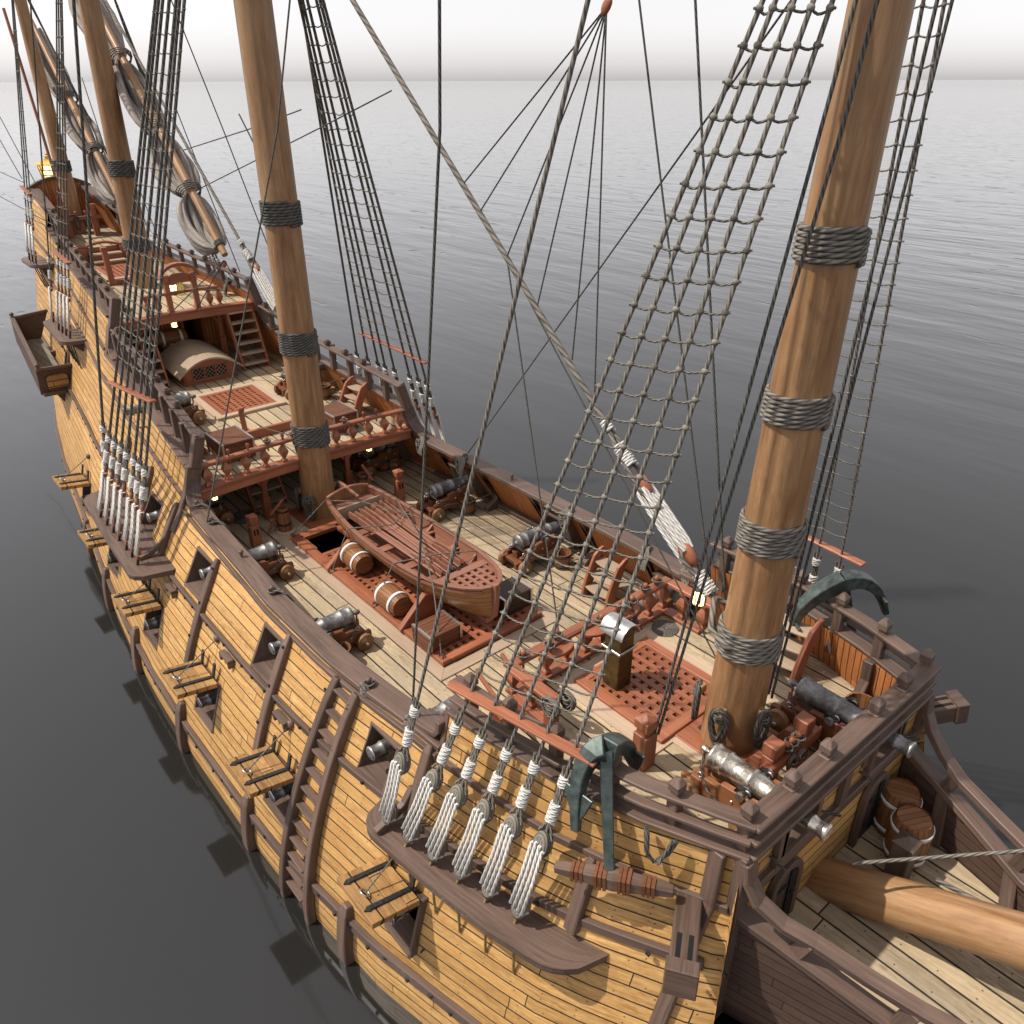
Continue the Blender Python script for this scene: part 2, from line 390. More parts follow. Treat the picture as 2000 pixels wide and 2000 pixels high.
ship = thing('sailing_ship', 'large old wooden sailing ship with golden pine sides, brown rails and stepped decks', 'sailing ship')
def ztop(x):
    if x < -26.2: return prail(x)-.06
    if x < -24.9: return prail(x)-.55
    if x < -17.85: return hcap(x)
    if x < -11.45: return qcap(x)
    if x < -2.35: return gz(x)-.06
    return frail(x)-.42
UP = [(-12.75,.36),(-9.72,.36),(-6.52,.36),(-3.35,.33)]          # upper gun ports: centre, half width
UPZ = (.2,.83)
LP = [-18.25,-14.6,-11.25,-8.15,-5.25,-2.25]                      # lower ports
LPZ = (-1.52,-.67); LHW = .4
xe = set()
for x, h in UP: xe |= {x-h, x+h}
for x in LP: xe |= {x-LHW, x+LHW}
QP = [-14.85]; QHW = .27; QPZ = (1.75,2.12)
xs = sorted(xe | {-28.45,-26.201,-26.199,-24.901,-24.899,-17.851,-17.849,-11.451,-11.449,-2.351,-2.349,1.52} | {round(-28+.5*i,3) for i in range(59)} | {1.8+.35*i for i in range(14)})
xs = [x for i, x in enumerate(xs) if x <= 6.4]
ZL = [-4.3,-3.6,-3.1,-2.6,-2.1,-1.52,-1.1,-.67,-.3,.2,.5,.83,1.0]
def xrake(x, z): return max(x, -28.4+.32*(5-z)) if z < 5 else x
def arc(x, z):
    """arc length along the frame measured from the main wale"""
    z0 = zM(x); n = 8; L = 0; py, pz = Yh(x, z0), z0
    for i in range(1, n+1):
        q = lerp(z0, z, i/n); y = Yh(x, q); L += math.hypot(y-py, q-pz); py, pz = y, q
    return L if z > z0 else -L
hull = MB(); hull.keep = False
def inport(x, z):
    for c, h in UP:
        if abs(x-c) < h and UPZ[0] < z < UPZ[1]: return True
    for c in LP:
        if abs(x-c) < LHW and LPZ[0] < z < LPZ[1]: return True
    return False
for side in (-1, 1):
    rows = []; us = []; vs = []; mid = []
    for x in xs:
        zt = ztop(x) if x < 1.521 else -.35
        zs = ZL + [lerp(1.0, zt, (k+1)/7) for k in range(7)]
        if zt < 0: zs = [min(z, zt-.0005*(20-i)) for i, z in enumerate(zs)]
        pts = []; uu = []; vv = []
        for z in zs:
            x2 = xrake(x, z); pts.append((x2, side*Yh(x2, z), z)); uu.append(x2); vv.append(arc(x, z)+60)
        rows.append(pts); us.append(uu); vs.append(vv)
    def skip(i, j):
        x = (rows[i][0][0]+rows[i+1][0][0])/2 if xs[i] < -26 else (xs[i]+xs[i+1])/2
        z = (rows[i][j][2]+rows[i][j+1][2])/2
        return inport(x, z)
    hull.grid(rows, us, vs, True, skip)
# transom
tr = []
zz = [-4.3+.5*i for i in range(21)]
for a, b in zip(zz[:-1], zz[1:]):
    q = []
    for z, s_ in ((a,-1),(a,1),(b,1),(b,-1)):
        x = xrake(-28.45, z); q.append((x, s_*Yh(x, z), z))
    hull.face(q, [(p[1], p[2]+60) for p in q])
o = hull.build('hull_planking', M_hull, ship)

# inner lining of the bulwarks, planks upright
def lining_side(x0, x1, zb, zt, off, name, mat, holes, n, sides):
    ed = {x0, x1}
    for c, h, a, b in holes: ed |= {c-h, c+h}
    k = int((x1-x0)/n)+1
    ed |= {lerp(x0, x1, i/k) for i in range(k+1)}
    X = sorted(ed)
    m = MB()
    for s in sides:
        rows = []; us = []; vs = []
        for x in X:
            b_, t_ = zb(x), zt(x)
            hz = [h[2:] for h in holes]
            if hz:
                a_, c_ = hz[0]; zs = [b_, max(b_+.01, a_), (a_+c_)/2, min(c_, t_-.01), t_]
            else: zs = [lerp(b_, t_, i/4) for i in range(5)]
            rows.append([(x, s*(Yh(x, z)-off), z) for z in zs]); us.append([z for z in zs]); vs.append([x+60]*5)
        def sk(i, j):
            xm = (X[i]+X[i+1])/2; zm = (rows[i][j][2]+rows[i][j+1][2])/2
            return any(abs(xm-c) < h and a < zm < b for c, h, a, b in holes)
        m.grid(rows, us, vs, True, sk)
    return m
def lining(x0, x1, zb, zt, off=.22, name='bulwark_lining', mat=M_bulk, holes=(), n=.4):
    for s in (-1,1): lining_side(x0, x1, zb, zt, off, name, mat, holes, n, (s,)).build(name, mat, ship)
lining(-17.8,-2.35, lambda x: 0, lambda x: gz(x)-.05 if x > -11.45 else qd(x)-.02, holes=[(c, h, .2, .83) for c, h in UP])
lining(-2.35,1.5, lambda x: 0, lambda x: frail(x)-.42)
lining(-20,-11.45, lambda x: qd(x), lambda x: (qcap(x) if x > -17.8 else 3.4), off=.18)
lining(-24.9,-17.9, lambda x: hd(x), lambda x: hcap(x), off=.16)
lining(-28.4,-24.9, lambda x: pd(x), lambda x: (prail(x)-.06 if x < -26.2 else prail(x)-.55), off=.15)

# decks with their hatch openings
def deck(name, mat, X, w, z, holes=(), camber=0.0):
    m = MB(); ed = set(X)
    for a, b, c, d in holes: ed |= {a, b}
    X = sorted(ed)
    for xa, xb in zip(X[:-1], X[1:]):
        xm = (xa+xb)/2; cuts = [(c, d) for a, b, c, d in holes if a <= xm <= b]
        def ivs(x):
            W = w(x) if not isinstance(w(xm), tuple) else 0
            return W
        segs = [(-1, None)]
        ys = []
        cur = None
        cuts.sort(); bounds = []
        lo = None
        for c, d in cuts: bounds.append((lo, c)); lo = d
        bounds.append((lo, None))
        for l, h in bounds:
            q = []
            def yl(x): return -w(x, xm) if l is None else l
            def yh(x): return w(x, xm) if h is None else h
            n = 4
            for i in range(n):
                t0, t1 = i/n, (i+1)/n
                P = []
                for x, t in ((xa, t0), (xb, t0), (xb, t1), (xa, t1)):
                    y = lerp(yl(x), yh(x), t); P.append((x, y, z(x)-camber*y*y))
                m.face(P, [(p[0], p[1]+50.1) for p in P])
    return m.build(name, mat, ship)
wmain = lambda x, xm: Yh(x, .0)-.2
HATCH = (-10.4,-5.08,-.95,.95)
deck('main_deck', M_deck, [-17.8+.6*i for i in range(32)]+[1.4], wmain, lambda x: 0, [HATCH])
deck('forecastle_deck', M_deck, [-2.55,-1.62,-1.6,-1,-.5,0,.5,1,1.5], lambda x, xm: 1.66 if xm < -1.61 else Yh(x,1.25)-.2, lambda x: 1.25, [(-2.0,-.6,-.68,.68)])
deck('quarterdeck', M_deck, [-20.2,-19,-18,-17,-16,-15,-14,-13,-12,-11.5], lambda x, xm: Yh(x, qd(x))-.16, qd, [(-16.0,-14.62,-.68,.68)])
deck('half_deck', M_deck, [-24.95,-24,-23,-22,-21,-20,-19,-17.95], lambda x, xm: Yh(x, hd(x))-.14, hd, [(-23.7,-22.3,-.55,.55)])
deck('poop_deck', M_deck, [-28.35,-27.5,-26.7,-25.8,-24.9], lambda x, xm: Yh(x, pd(x))-.13, pd)
lowd = MB(); lowd.face([(-27,-2.3,-1.75),(4,-2.2,-1.75),(4,2.2,-1.75),(-27,2.3,-1.75)])
rows = [[(x, s*(Yh(x, -1.75)-.1), -1.75) for s in (-1,-.5,0,.5,1)] for x in [-26+1.0*i for i in range(30)]]
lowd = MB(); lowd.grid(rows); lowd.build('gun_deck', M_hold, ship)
# dark bulkheads closing the covered decks
def bulkhead(x, zb, zt, name='bulkhead', mat=M_bulk, off=.2, yr=None):
    m = MB()
    for i in range(6):
        za, zc = lerp(zb, zt, i/6), lerp(zb, zt, (i+1)/6); w0, w1 = Yh(x, za)-off, Yh(x, zc)-off
        m.face([(x,-w0,za),(x,w0,za),(x,w1,zc),(x,-w1,zc)], [(za,-w0+60),(za,w0+60),(zc,w1+60),(zc,-w1+60)])
    return m.build(name, mat, ship)
bulkhead(-17.7, 0, 1.75); bulkhead(1.38, 0, 1.24)
bulkhead(-28.2, pd(-28.2), 5.5, 'taffrail_lining', off=.1)
# half deck cabin front with its two doorways
def cabin(x, zb, zt, w, door):
    m = MB()
    for s in (-1, 1):
        d0, d1 = door
        for a, b in ((0, d0), (d1, w)):
            b2 = b if b != w else Yh(x, zt)-.2
            P = [(x, s*a, zb),(x, s*b, zb),(x, s*b2, zt),(x, s*a, zt)]; m.face(P, [(q[2], q[1]+60) for q in P])
        P = [(x, s*d0, zt-.25),(x, s*d1, zt-.25),(x, s*d1, zt),(x, s*d0, zt)]; m.face(P, [(q[2], q[1]+60) for q in P])
    m.build('cabin_bulkhead', M_bulk, ship)
    for s in (-1, 1):
        f = MB()
        for y in door: f.box((x+.03, s*y, (zb+zt-.25)/2), (.1,.09, zt-.25-zb))
        f.box((x+.03, s*(door[0]+door[1])/2, zt-.22), (.1, door[1]-door[0]+.12, .09)); f.build('door_frame', M_red, ship, .008)
        d = MB(); d.box((x-.35, s*(door[1]-.02), (zb+zt-.25)/2), (.7,.05, zt-.3-zb)); d.build('cabin_door', M_bulk, ship)
cabin(-19.95, qd(-19.95), 3.5, Yh(-19.95, qd(-19.95))-.2, (.45,1.05))

# ------------------------------------------------------------------ rails, wales, riders
def sidepath(x0, x1, zf, off, side, n=.35):
    k = max(2, int((x1-x0)/n)); return [(lerp(x0, x1, i/k), side*(Yh(lerp(x0, x1, i/k), zf(lerp(x0, x1, i/k)))+off), zf(lerp(x0, x1, i/k))) for i in range(k+1)]
def siderail(name, x0, x1, zf, off, w, h, mat=M_brown, bev=.012, sides=(-1,1)):
    for s in sides:
        m = MB(); m.sweep(sidepath(x0, x1, zf, off, s), w, h, wdir=(0,1,0), up=(0,0,1)); m.build(name, mat, ship, bev)
siderail('gunwale', -10.95,-2.36, lambda x: gz(x)-.05, -.13, .36, .1, bev=.015)
siderail('gunwale_moulding', -11.3,-2.36, lambda x: gz(x)-.16, .015, .07, .09)
siderail('main_wale', -28.2,1.5, zM, .03, .08, .13)
siderail('lower_wale', -26.6,5.0, lambda x: interp(x, [-26.6,-21,-17,-11,-5,0,4], [-1.35,-1.75,-1.98,-2.18,-2.1,-1.9,-1.6]), .03, .09, .2)
siderail('upper_wale', -28.3,-11.5, lambda x: interp(x, [-28.3,-20.3,-17.8,-15.6,-12.6,-11.4], [3.6,2.55,2.15,1.72,1.42,1.33]), .02, .07, .1)
siderail('forecastle_wale', -2.34,1.5, lambda x: 1.08+.03*(x+2.6), .02, .07, .1)
siderail('stern_wale', -28.3,-17.9, lambda x: interp(x, [-28.3,-17.9], [4.3,2.85]), .02, .06, .09)
# forecastle rails: three along each side
for dz, w, o_ in ((0,.2,-.06),(.2,.12,-.0),(.4,.24,-.06)):
    siderail('forecastle_rail', -2.33 if dz else -2.4,1.56, lambda x, dz=dz: frail(x)-.025-dz, o_, w, .055)
siderail('bulwark_cap', -17.8,-11.4, qcap, -.07, .27, .07)
siderail('quarterdeck_rail', -17.8,-11.25, lambda x: qrail(x)-.035, -.1, .2, .065)
siderail('bulwark_cap', -24.9,-17.8, hcap, -.06, .26, .07)
siderail('half_deck_rail', -24.9,-17.7, lambda x: hrail(x)-.035, -.09, .18, .065)
siderail('bulwark_cap', -26.2,-24.8, lambda x: prail(x)-.55, -.06, .26, .07)
siderail('poop_rail', -26.2,-24.8, lambda x: prail(x)-.04, -.08, .22, .08)
siderail('poop_cap', -28.4,-26.2, lambda x: prail(x)-.05, -.08, .34, .12)
# rail posts
def postmesh(h, w, head=True):
    m = MB(); m.box((0,0,h/2), (w,w,h), axis=2)
    if head:
        m.box((0,0,h+.02), (w*.72,w*.72,.06), axis=2); m.box((0,0,h+.1), (w*1.05,w*1.05,.1), axis=0)
        m.lathe([(w*.74,h+.15),(w*.30,h+.21),(.001,h+.215)], 4, None, False, PI/4)
    return m
pm = postmesh(.82,.135).build('rail_post', M_brown, ship, .01)
first = True
def post(mesh_o, x, y, z, rz=0, sc=(1,1,1)):
    global first
    c = mesh_o.copy(); C.objects.link(c); c.parent = ship; c.location = (x, y, z); c.rotation_euler = (0,0,rz); c.scale = sc; return c
for s in (-1,1):
    for x in (-2.1,-1.4,-.68,.05,.76): post(pm, x, s*(Yh(x, 2.2)-.08), frail(x)-.82)
    post(pm, 1.45, s*(Yh(1.45, 2.2)-.1), frail(1.45)-.82)
for y in (-1.2,-.52,.52,1.18): post(pm, 1.5, y, 1.62)
bpy.data.objects.remove(pm)
pq = postmesh(.66,.135,False).build('rail_post', M_brown, ship, .01)
ph = MB(); ph.box((0,0,.02), (.1,.1,.05)); ph.box((0,0,.075), (.155,.14,.07), axis=0); ph.box((0,0,.125), (.1,.09,.03)); phd = ph.build('post_finial', M_brown, ship, .008)
for s in (-1,1):
    for i, x in enumerate((-12.05,-12.75,-13.5,-14.25,-15.0,-15.8,-16.6,-17.3)):
        post(pq, x, s*(Yh(x, qcap(x)+.3)-.1), qcap(x)); 
        if 0 < i: post(phd, x, s*(Yh(x, qrail(x))-.1), qrail(x))
    for i, x in enumerate((-18.5,-19.3,-20.1,-20.9,-21.7,-22.5,-23.3,-24.1)):
        post(pq, x, s*(Yh(x, hcap(x)+.3)-.09), hcap(x), sc=(.9,.8,.6))
        post(phd, x, s*(Yh(x, hrail(x))-.09), hrail(x), sc=(.9,.9,.9))
    for x in (-25.3,-25.9):
        post(pq, x, s*(Yh(x, prail(x)-.3)-.09), prail(x)-.55, sc=(.8,.8,.72)); post(phd, x, s*(Yh(x, prail(x))-.09), prail(x), sc=(.85,.85,.85))
bpy.data.objects.remove(pq); bpy.data.objects.remove(phd)
# big end posts and the hances sweeping down to the next rail
for s in (-1,1):
    for nm, x, z1, z0, zr in (('q',-11.37, 2.62, 1.95, 0), ('h',-17.72, 4.12, 3.4, 0), ('p',-24.8, 5.12, 4.4, 0)):
        m = MB(); m.sweep([(x, s*(Yh(x, z)-.1), z) for z in (z1, (z0+z1)/2, z0)], .22, .2, wdir=(0,1,0)); m.build('end_post', M_brown, ship, .012)
    H = {'q': [(-11.38,1.95),(-11.37,1.65),(-11.31,1.46),(-11.16,1.33),(-10.9,1.235),(-10.6,1.2)],
         'h': [(-17.72,3.4),(-17.7,3.05),(-17.66,2.88),(-17.5,2.78),(-17.2,2.72)],
         'p': [(-24.8,4.4),(-24.78,4.2),(-24.6,4.15)]}
    for k in ('q','h'):
        m = MB(); P = [(x, s*(Yh(x, z)-.1), z) for x, z in H[k]]
        m.sweep(P, .3 if k == 'q' else .24, .09, wdir=(0,1,0)); m.build('hance', M_brown, ship, .01)
    m = MB(); m.sweep([(-11.42, s*(Yh(-11.42, z)-.11), z) for z in (1.97,1.5,1.05,.6)], .28, .18, wdir=(0,1,0)); m.build('side_stanchion', M_brown, ship, .01)
    m = MB(); m.sweep([(-17.8, s*(Yh(-17.8, z)-.1), z) for z in (3.42,3.0,2.7)], .24, .18, wdir=(0,1,0)); m.build('side_stanchion', M_brown, ship, .01)
    # forecastle: short curved hance and corner timbers
    m = MB(); m.sweep([(-2.36, s*(Yh(-2.36, z)-.1), z) for z in (1.78,1.5,1.2)], .22, .1, wdir=(0,1,0)); m.build('side_stanchion', M_brown, ship, .01)
    m = MB(); m.sweep([(x, s*(Yh(x, 1.25)-.14), z) for x, z in ((-2.4,1.6),(-2.43,1.42),(-2.52,1.31),(-2.75,1.26),(-3.0,1.24))], .34, .08, wdir=(0,1,0)); m.build('hance', M_brown, ship, .01)
    m = MB(); m.bar((1.53, s*1.97, -.6), (1.53, s*1.93, 2.0), .16, .14, (1,0,0)); m.build('corner_timber', M_brown, ship, .01)
    m = MB(); m.sweep([(1.3, s*(Yh(1.3, z)+.03), z) for z in (1.95,1.2,.4,-.6,-1.6)], .18, .08, wdir=(1,0,0)); m.build('corner_timber', M_brown, ship, .01)
# riders: upright timbers on the hull sides
def rider(x0, x1, z1, z0, w=.17, d=.13, name='rider'):
    for s in (-1,1):
        n = 10; P = [(lerp(x0, x1, i/n), s*(Yh(lerp(x0, x1, i/n), lerp(z1, z0, i/n))+.05), lerp(z1, z0, i/n)) for i in range(n+1)]
        m = MB(); m.sweep(P, [w*.55]+[w*.9]+[w]*(n-1), [d*.6]+[d]*n, wdir=(1,0,0)); m.build(name, M_brown, ship, .015)
for x0, x1, z1, z0 in ((-15.4,-14.98,1.38,.2),(-13.57,-13.2,1.28,.2),(-11.64,-11.57,1.16,.15),(-9.15,-9.05,1.02,-1.2),(-6.08,-6.0,1.06,-1.0),(-2.5,-2.4,1.18,.2),(.1,.15,1.15,.25)): rider(x0, x1, z1, z0)
for x in (-18.2,-15.2,-12.2,-9.12,-6.08,-3.2,-.3): rider(x, x, -1.72,-3.2,.24,.17,'rubbing_post')
# boarding ladder on the starboard side
lad = MB()
for xa, xb in ((-4.6,-4.82),(-4.1,-4.12)):
    P = [(lerp(xa, xb, i/12), -(Yh(lerp(xa, xb, i/12), lerp(1.1,-2.9, i/12))+.07), lerp(1.1,-2.9, i/12)) for i in range(13)]
    m = MB(); m.sweep(P, .14, [.1]+[.15]*12, wdir=(1,0,0)); m.build('ladder_stringer', M_brown, ship, .015)
for i in range(12):
    z = .96-.31*i; x = lerp(-4.35,-4.46, i/11); m = MB(); y = -(Yh(x, z)+.07)
    m.box((x, y, z), (.5,.12,.05)); m.build('ladder_rung', M_brown, ship, .008)
# bolts on wales
bl = MB()
for i in range(70):
    x = -25.5+.4*i
    for zf, dz in ((zM, 0), (lambda x: interp(x, [-26.6,-21,-17,-11,-5,0,4], [-1.35,-1.75,-1.98,-2.18,-2.1,-1.9,-1.6]), .03*(-1)**i)):
        z = zf(x)+dz
        if random.random() < .75: bl.box((x+.1*random.random(), -(Yh(x, z)+.08), z), (.05,.03,.05))
for x in (-9.1,-6.05,-4.7,-4.11):
    for k in range(5):
        z = .9-.62*k; bl.box((x-.02*k, -(Yh(x, z)+.13), z), (.045,.03,.045))
b_ = bl.build('iron_bolts', M_iron, ship); tag(b_, kind='stuff')
# ------------------------------------------------------------------ gun ports
def portframe(x, hw, z0, z1, s, depth=.42):
    m = MB(); t = .055; yo = lambda z: Yh(x, z)+.035
    for xx in (x-hw-t/2+.02, x+hw+t/2-.02):
        pr = [(yo(z0-.05), z0-.05), (yo(z1+.05), z1+.05), (yo(z1+.05)-depth, z1+.05), (yo(z0)-depth-.1, z0-.05)]
        m.prism(pr, t, Matrix(((0,0,1,xx),(s,0,0,0),(0,1,0,0),(0,0,0,1))), grain=1)
    for z in (z0-t/2+.01, z1+t/2-.01): m.box((x, s*(yo(z)-depth/2), z), (2*hw+.02, depth+.01, t))
    return m.build('gun_port_frame', M_brown, ship, .006)
for s in (-1,1):
    for x, h in UP: portframe(x, h, *UPZ, s)
def lid(x, s):
    fr = portframe(x, LHW, *LPZ, s, .35)
    zh = LPZ[1]+.03; y0 = Yh(x, zh)+.05; tilt = .1
    B = Matrix.Translation((x, s*y0, zh)) @ Matrix(((1,0,0,0),(0,s,0,0),(0,0,1,0),(0,0,0,1))) @ RX(tilt)
    m = MB()
    P = lambda a, b, c: B @ V((a, b, c))
    for k in range(4):
        ya, yb = .02+.172*k, .02+.172*k+.166
        q = [P(a-.06*b/.7, b, c) for c in (0,.095) for b in (ya, yb) for a in (-.46,.44)]
        F = [(0,2,3,1),(4,5,7,6),(0,1,5,4),(2,6,7,3),(0,4,6,2),(1,3,7,5)]
        o_ = random.random()*20
        m.add(q, F, [[((i%2)*.9+o_, .02+((i//2)%2)*.1+(i//4)*.03+.155*k) for i in f] for f in F])
    L = m.build('gun_port_lid', M_lid, fr, .006)
    for xx in (-.3,.22):
        h = MB(); h.bar(P(xx, .04, .11), P(xx-.06, .62, .11), .07, .03); h.bar(P(xx, .02, .03), P(xx, -.04, .36), .075, .035, (0,1,0))
        h.prism([(-.05,-.02),(0,.06),(.05,-.02)], .025, B @ T(xx-.055,.64,.11)); h.build('lid_hinge', M_iron, fr, .005)
    r = MB(); rc = P(-.05,.55,.14); r.tube([rc+V((.07*math.cos(a), s*.055*math.sin(a), .05*math.sin(a))) for a in [2*PI*k/14 for k in range(14)]], .012, 6, closed=True, us=1); r.build('lid_ring', M_ring, fr)
    e = V((x-.1, s*(Yh(x, zh+.62)+.03), zh+.62)); l = MB(); l.tube([rc, e], .011, 6); l.build('lid_lanyard', M_ropel, fr)
    w = MB(); w.lathe([(.07,-.03),(.075,.03),(.03,.05)], 10, Matrix.Translation(e) @ Matrix.Rotation(-s*PI/2, 4, 'X')); w.build('fairlead', M_brown, fr)
for s in (-1,1):
    for x in LP: lid(x, s)
# scuppers below the main wale
for s in (-1,):
    for x in (-10.55,-7.65,-5.55):
        m = MB(); z = zM(x)-.17; y = s*(Yh(x, z)+.06); m.box((x, y, z+.07), (.4,.12,.06)); m.box((x-.17, y, z), (.06,.12,.14)); m.box((x+.17, y, z), (.06,.12,.14)); m.box((x, y-s*.03, z-.05), (.3,.05,.05)); m.build('scupper', M_brown, ship, .008)
# channels: the shelves that spread the shrouds
def channel(x0, x1, z, wid, s, name='channel', rise=0.0):
    n = 36; out = []; inn = []
    for i in range(n+1):
        t = i/n; x = lerp(x0, x1, t); e = min(1, min(t, 1-t)*(x1-x0)/.45); e = math.sqrt(max(0, 1-(1-e)**2)); zz_ = z+rise*t
        inn.append((x, s*(Yh(x, zz_)-.05), zz_)); out.append((x, s*(Yh(x, zz_)+.02+wid*e), zz_))
    m = MB(); top = [V(p)+V((0,0,.05)) for p in inn], [V(p)+V((0,0,.05)) for p in out]; bot = [V(p)-V((0,0,.05)) for p in inn], [V(p)-V((0,0,.05)) for p in out]
    m.grid([top[0], top[1]], [[p.x for p in top[0]], [p.x for p in top[1]]], [[0]*(n+1), [wid]*(n+1)], False)
    m.grid([bot[0], bot[1]], [[p.x for p in bot[0]], [p.x for p in bot[1]]], [[0]*(n+1), [wid]*(n+1)], False)
    m.grid([top[1], bot[1]], [[p.x for p in top[0]], [p.x for p in top[1]]], [[0]*(n+1), [.1]*(n+1)], False)
    m.build(name, M_brown, ship)
    for f in (.12,.5,.88):
        x = lerp(x0, x1, f); zz_ = z+rise*f; k = MB(); y = Yh(x, zz_)
        k.prism([(y-.02, zz_-.05),(y+wid*.7, zz_-.05),(Yh(x, zz_-.3)+.04, zz_-.34),(Yh(x, zz_-.3)-.02, zz_-.34)], .09, Matrix(((0,0,1,x),(s,0,0,0),(0,1,0,0),(0,0,0,1)))); k.build('channel_knee', M_brown, ship, .008)
for s in (-1,1):
    channel(-15.6,-10.75,.14,.78,s); channel(-3.0,.6,.12,.5,s); channel(-23.5,-20.1,2.5,.62,s,rise=.05); channel(-27.2,-25.2,3.75,.6,s)
    # curved whalebone fenders at the ends of the main channel
    for x in (-11.6,-2.55):
        m = MB(); P = [(x+.02, s*(Yh(x, z)+o_), z) for z, o_ in ((.2,.5),(.28,.28),(.4,.12),(.6,.06))]; m.sweep(P, .1, .1, wdir=(1,0,0)); m.build('channel_bracket', M_brown, ship, .01)
# ------------------------------------------------------------------ forecastle front
fb = MB(); X0 = 1.53
PY = [(-.93,.3),(.93,.3)]; PZ = (1.5,2.0)
ys = sorted({-1.95,1.95} | {c+h*k for c, h in PY for k in (-1,1)}); zs = [-.9,.1,.6,1.1,1.5,2.02]
for a, b in zip(ys[:-1], ys[1:]):
    for c, d in zip(zs[:-1], zs[1:]):
        if any(abs((a+b)/2-q) < h for q, h in PY) and c >= 1.5: continue
        P = [(X0,a,c),(X0,b,c),(X0,b,d),(X0,a,d)]; fb.face(P, [(p[1]+9, p[2]+60) for p in P])
for s in (-1,1):
    for c, d in ((-.9,-.4),(-.4,.1),(.1,.6),(.6,1.1),(1.1,1.4)):
        P = [(X0, s*1.95, c),(X0, s*Yh(1.53, c), c),(X0, s*Yh(1.53, d), d),(X0, s*1.95, d)]; fb.face(P, [(p[1]+9, p[2]+60) for p in P])
fb.build('forecastle_bulkhead', M_hull, ship)
fb = MB()
for a, b in zip(ys[:-1], ys[1:]):
    for c, d in ((1.25,1.5),(1.5,2.02)):
        if any(abs((a+b)/2-q) < h for q, h in PY) and c >= 1.5: continue
        P = [(X0-.14,a,c),(X0-.14,b,c),(X0-.14,b,d),(X0-.14,a,d)]; fb.face(P, [(p[2], p[1]+60) for p in P])
fb.build('bulkhead_lining', M_bulk, ship)
for y, h in PY:
    m = MB()
    for k in (-1,1): m.box((X0-.06, y+k*(h+.03), 1.73), (.28,.09,.54))
    m.box((X0-.06, y, 1.47), (.3, 2*h+.16,.07)); m.build('bulkhead_port_frame', M_brown, ship, .008)
for dz, w in ((0,.24),(.2,.15),(.4,.26)):
    m = MB(); m.box((X0-.02+(.045 if w < .2 else 0), 0, 2.39-dz), (w, 3.86,.06)); m.build('bulkhead_rail', M_brown, ship, .012)
m = MB(); m.box((X0+.03, 0, 1.33), (.09, 3.9,.12)); m.box((X0+.02, 0, 1.22), (.06, 3.9,.05)); m.build('bulkhead_moulding', M_brown, ship, .01)
for y in (-1.9,-1.3,1.3,1.9,0):
    m = MB(); m.box((X0+.04, y, 1.65), (.08,.14,.66)); m.build('bulkhead_stud', M_brown, ship, .01)
def archdoor(y):
    w = .27; zb, zt = .1, 1.12; out = [(y-w, zb)] + [(y-w*math.cos(a), zt-w+w*math.sin(a)) for a in [PI*k/10 for k in range(11)]] + [(y+w, zb)]
    M = Matrix(((0,0,1,X0+.03),(1,0,0,0),(0,1,0,0),(0,0,0,1)))
    d = MB(); d.prism(out, .06, M, 1); dd = d.build('bulkhead_door', M_brownp, ship)
    f = MB(); ip = [V((X0+.05, a, b)) for a, b in out]; f.sweep(ip, .08, .1, wdir=(1,0,0)); f.build('door_arch', M_brown, dd, .008)
    k = MB(); k.box((X0+.07, y+.11, .62), (.02,.09,.86)); k.build('door_gap', M_dark, dd)
    for z in (.35,.8):
        h = MB(); h.box((X0+.075, y-.1, z), (.02,.24,.035)); h.build('door_hinge', M_iron, dd)
    l = MB(); l.tube([(X0+.09, y+.16+.03*math.cos(a), .6+.04*math.sin(a)) for a in [2*PI*k/10 for k in range(10)]], .008, 5, closed=True, us=1); l.build('door_handle', M_iron, dd)
archdoor(-1.0); archdoor(1.0)
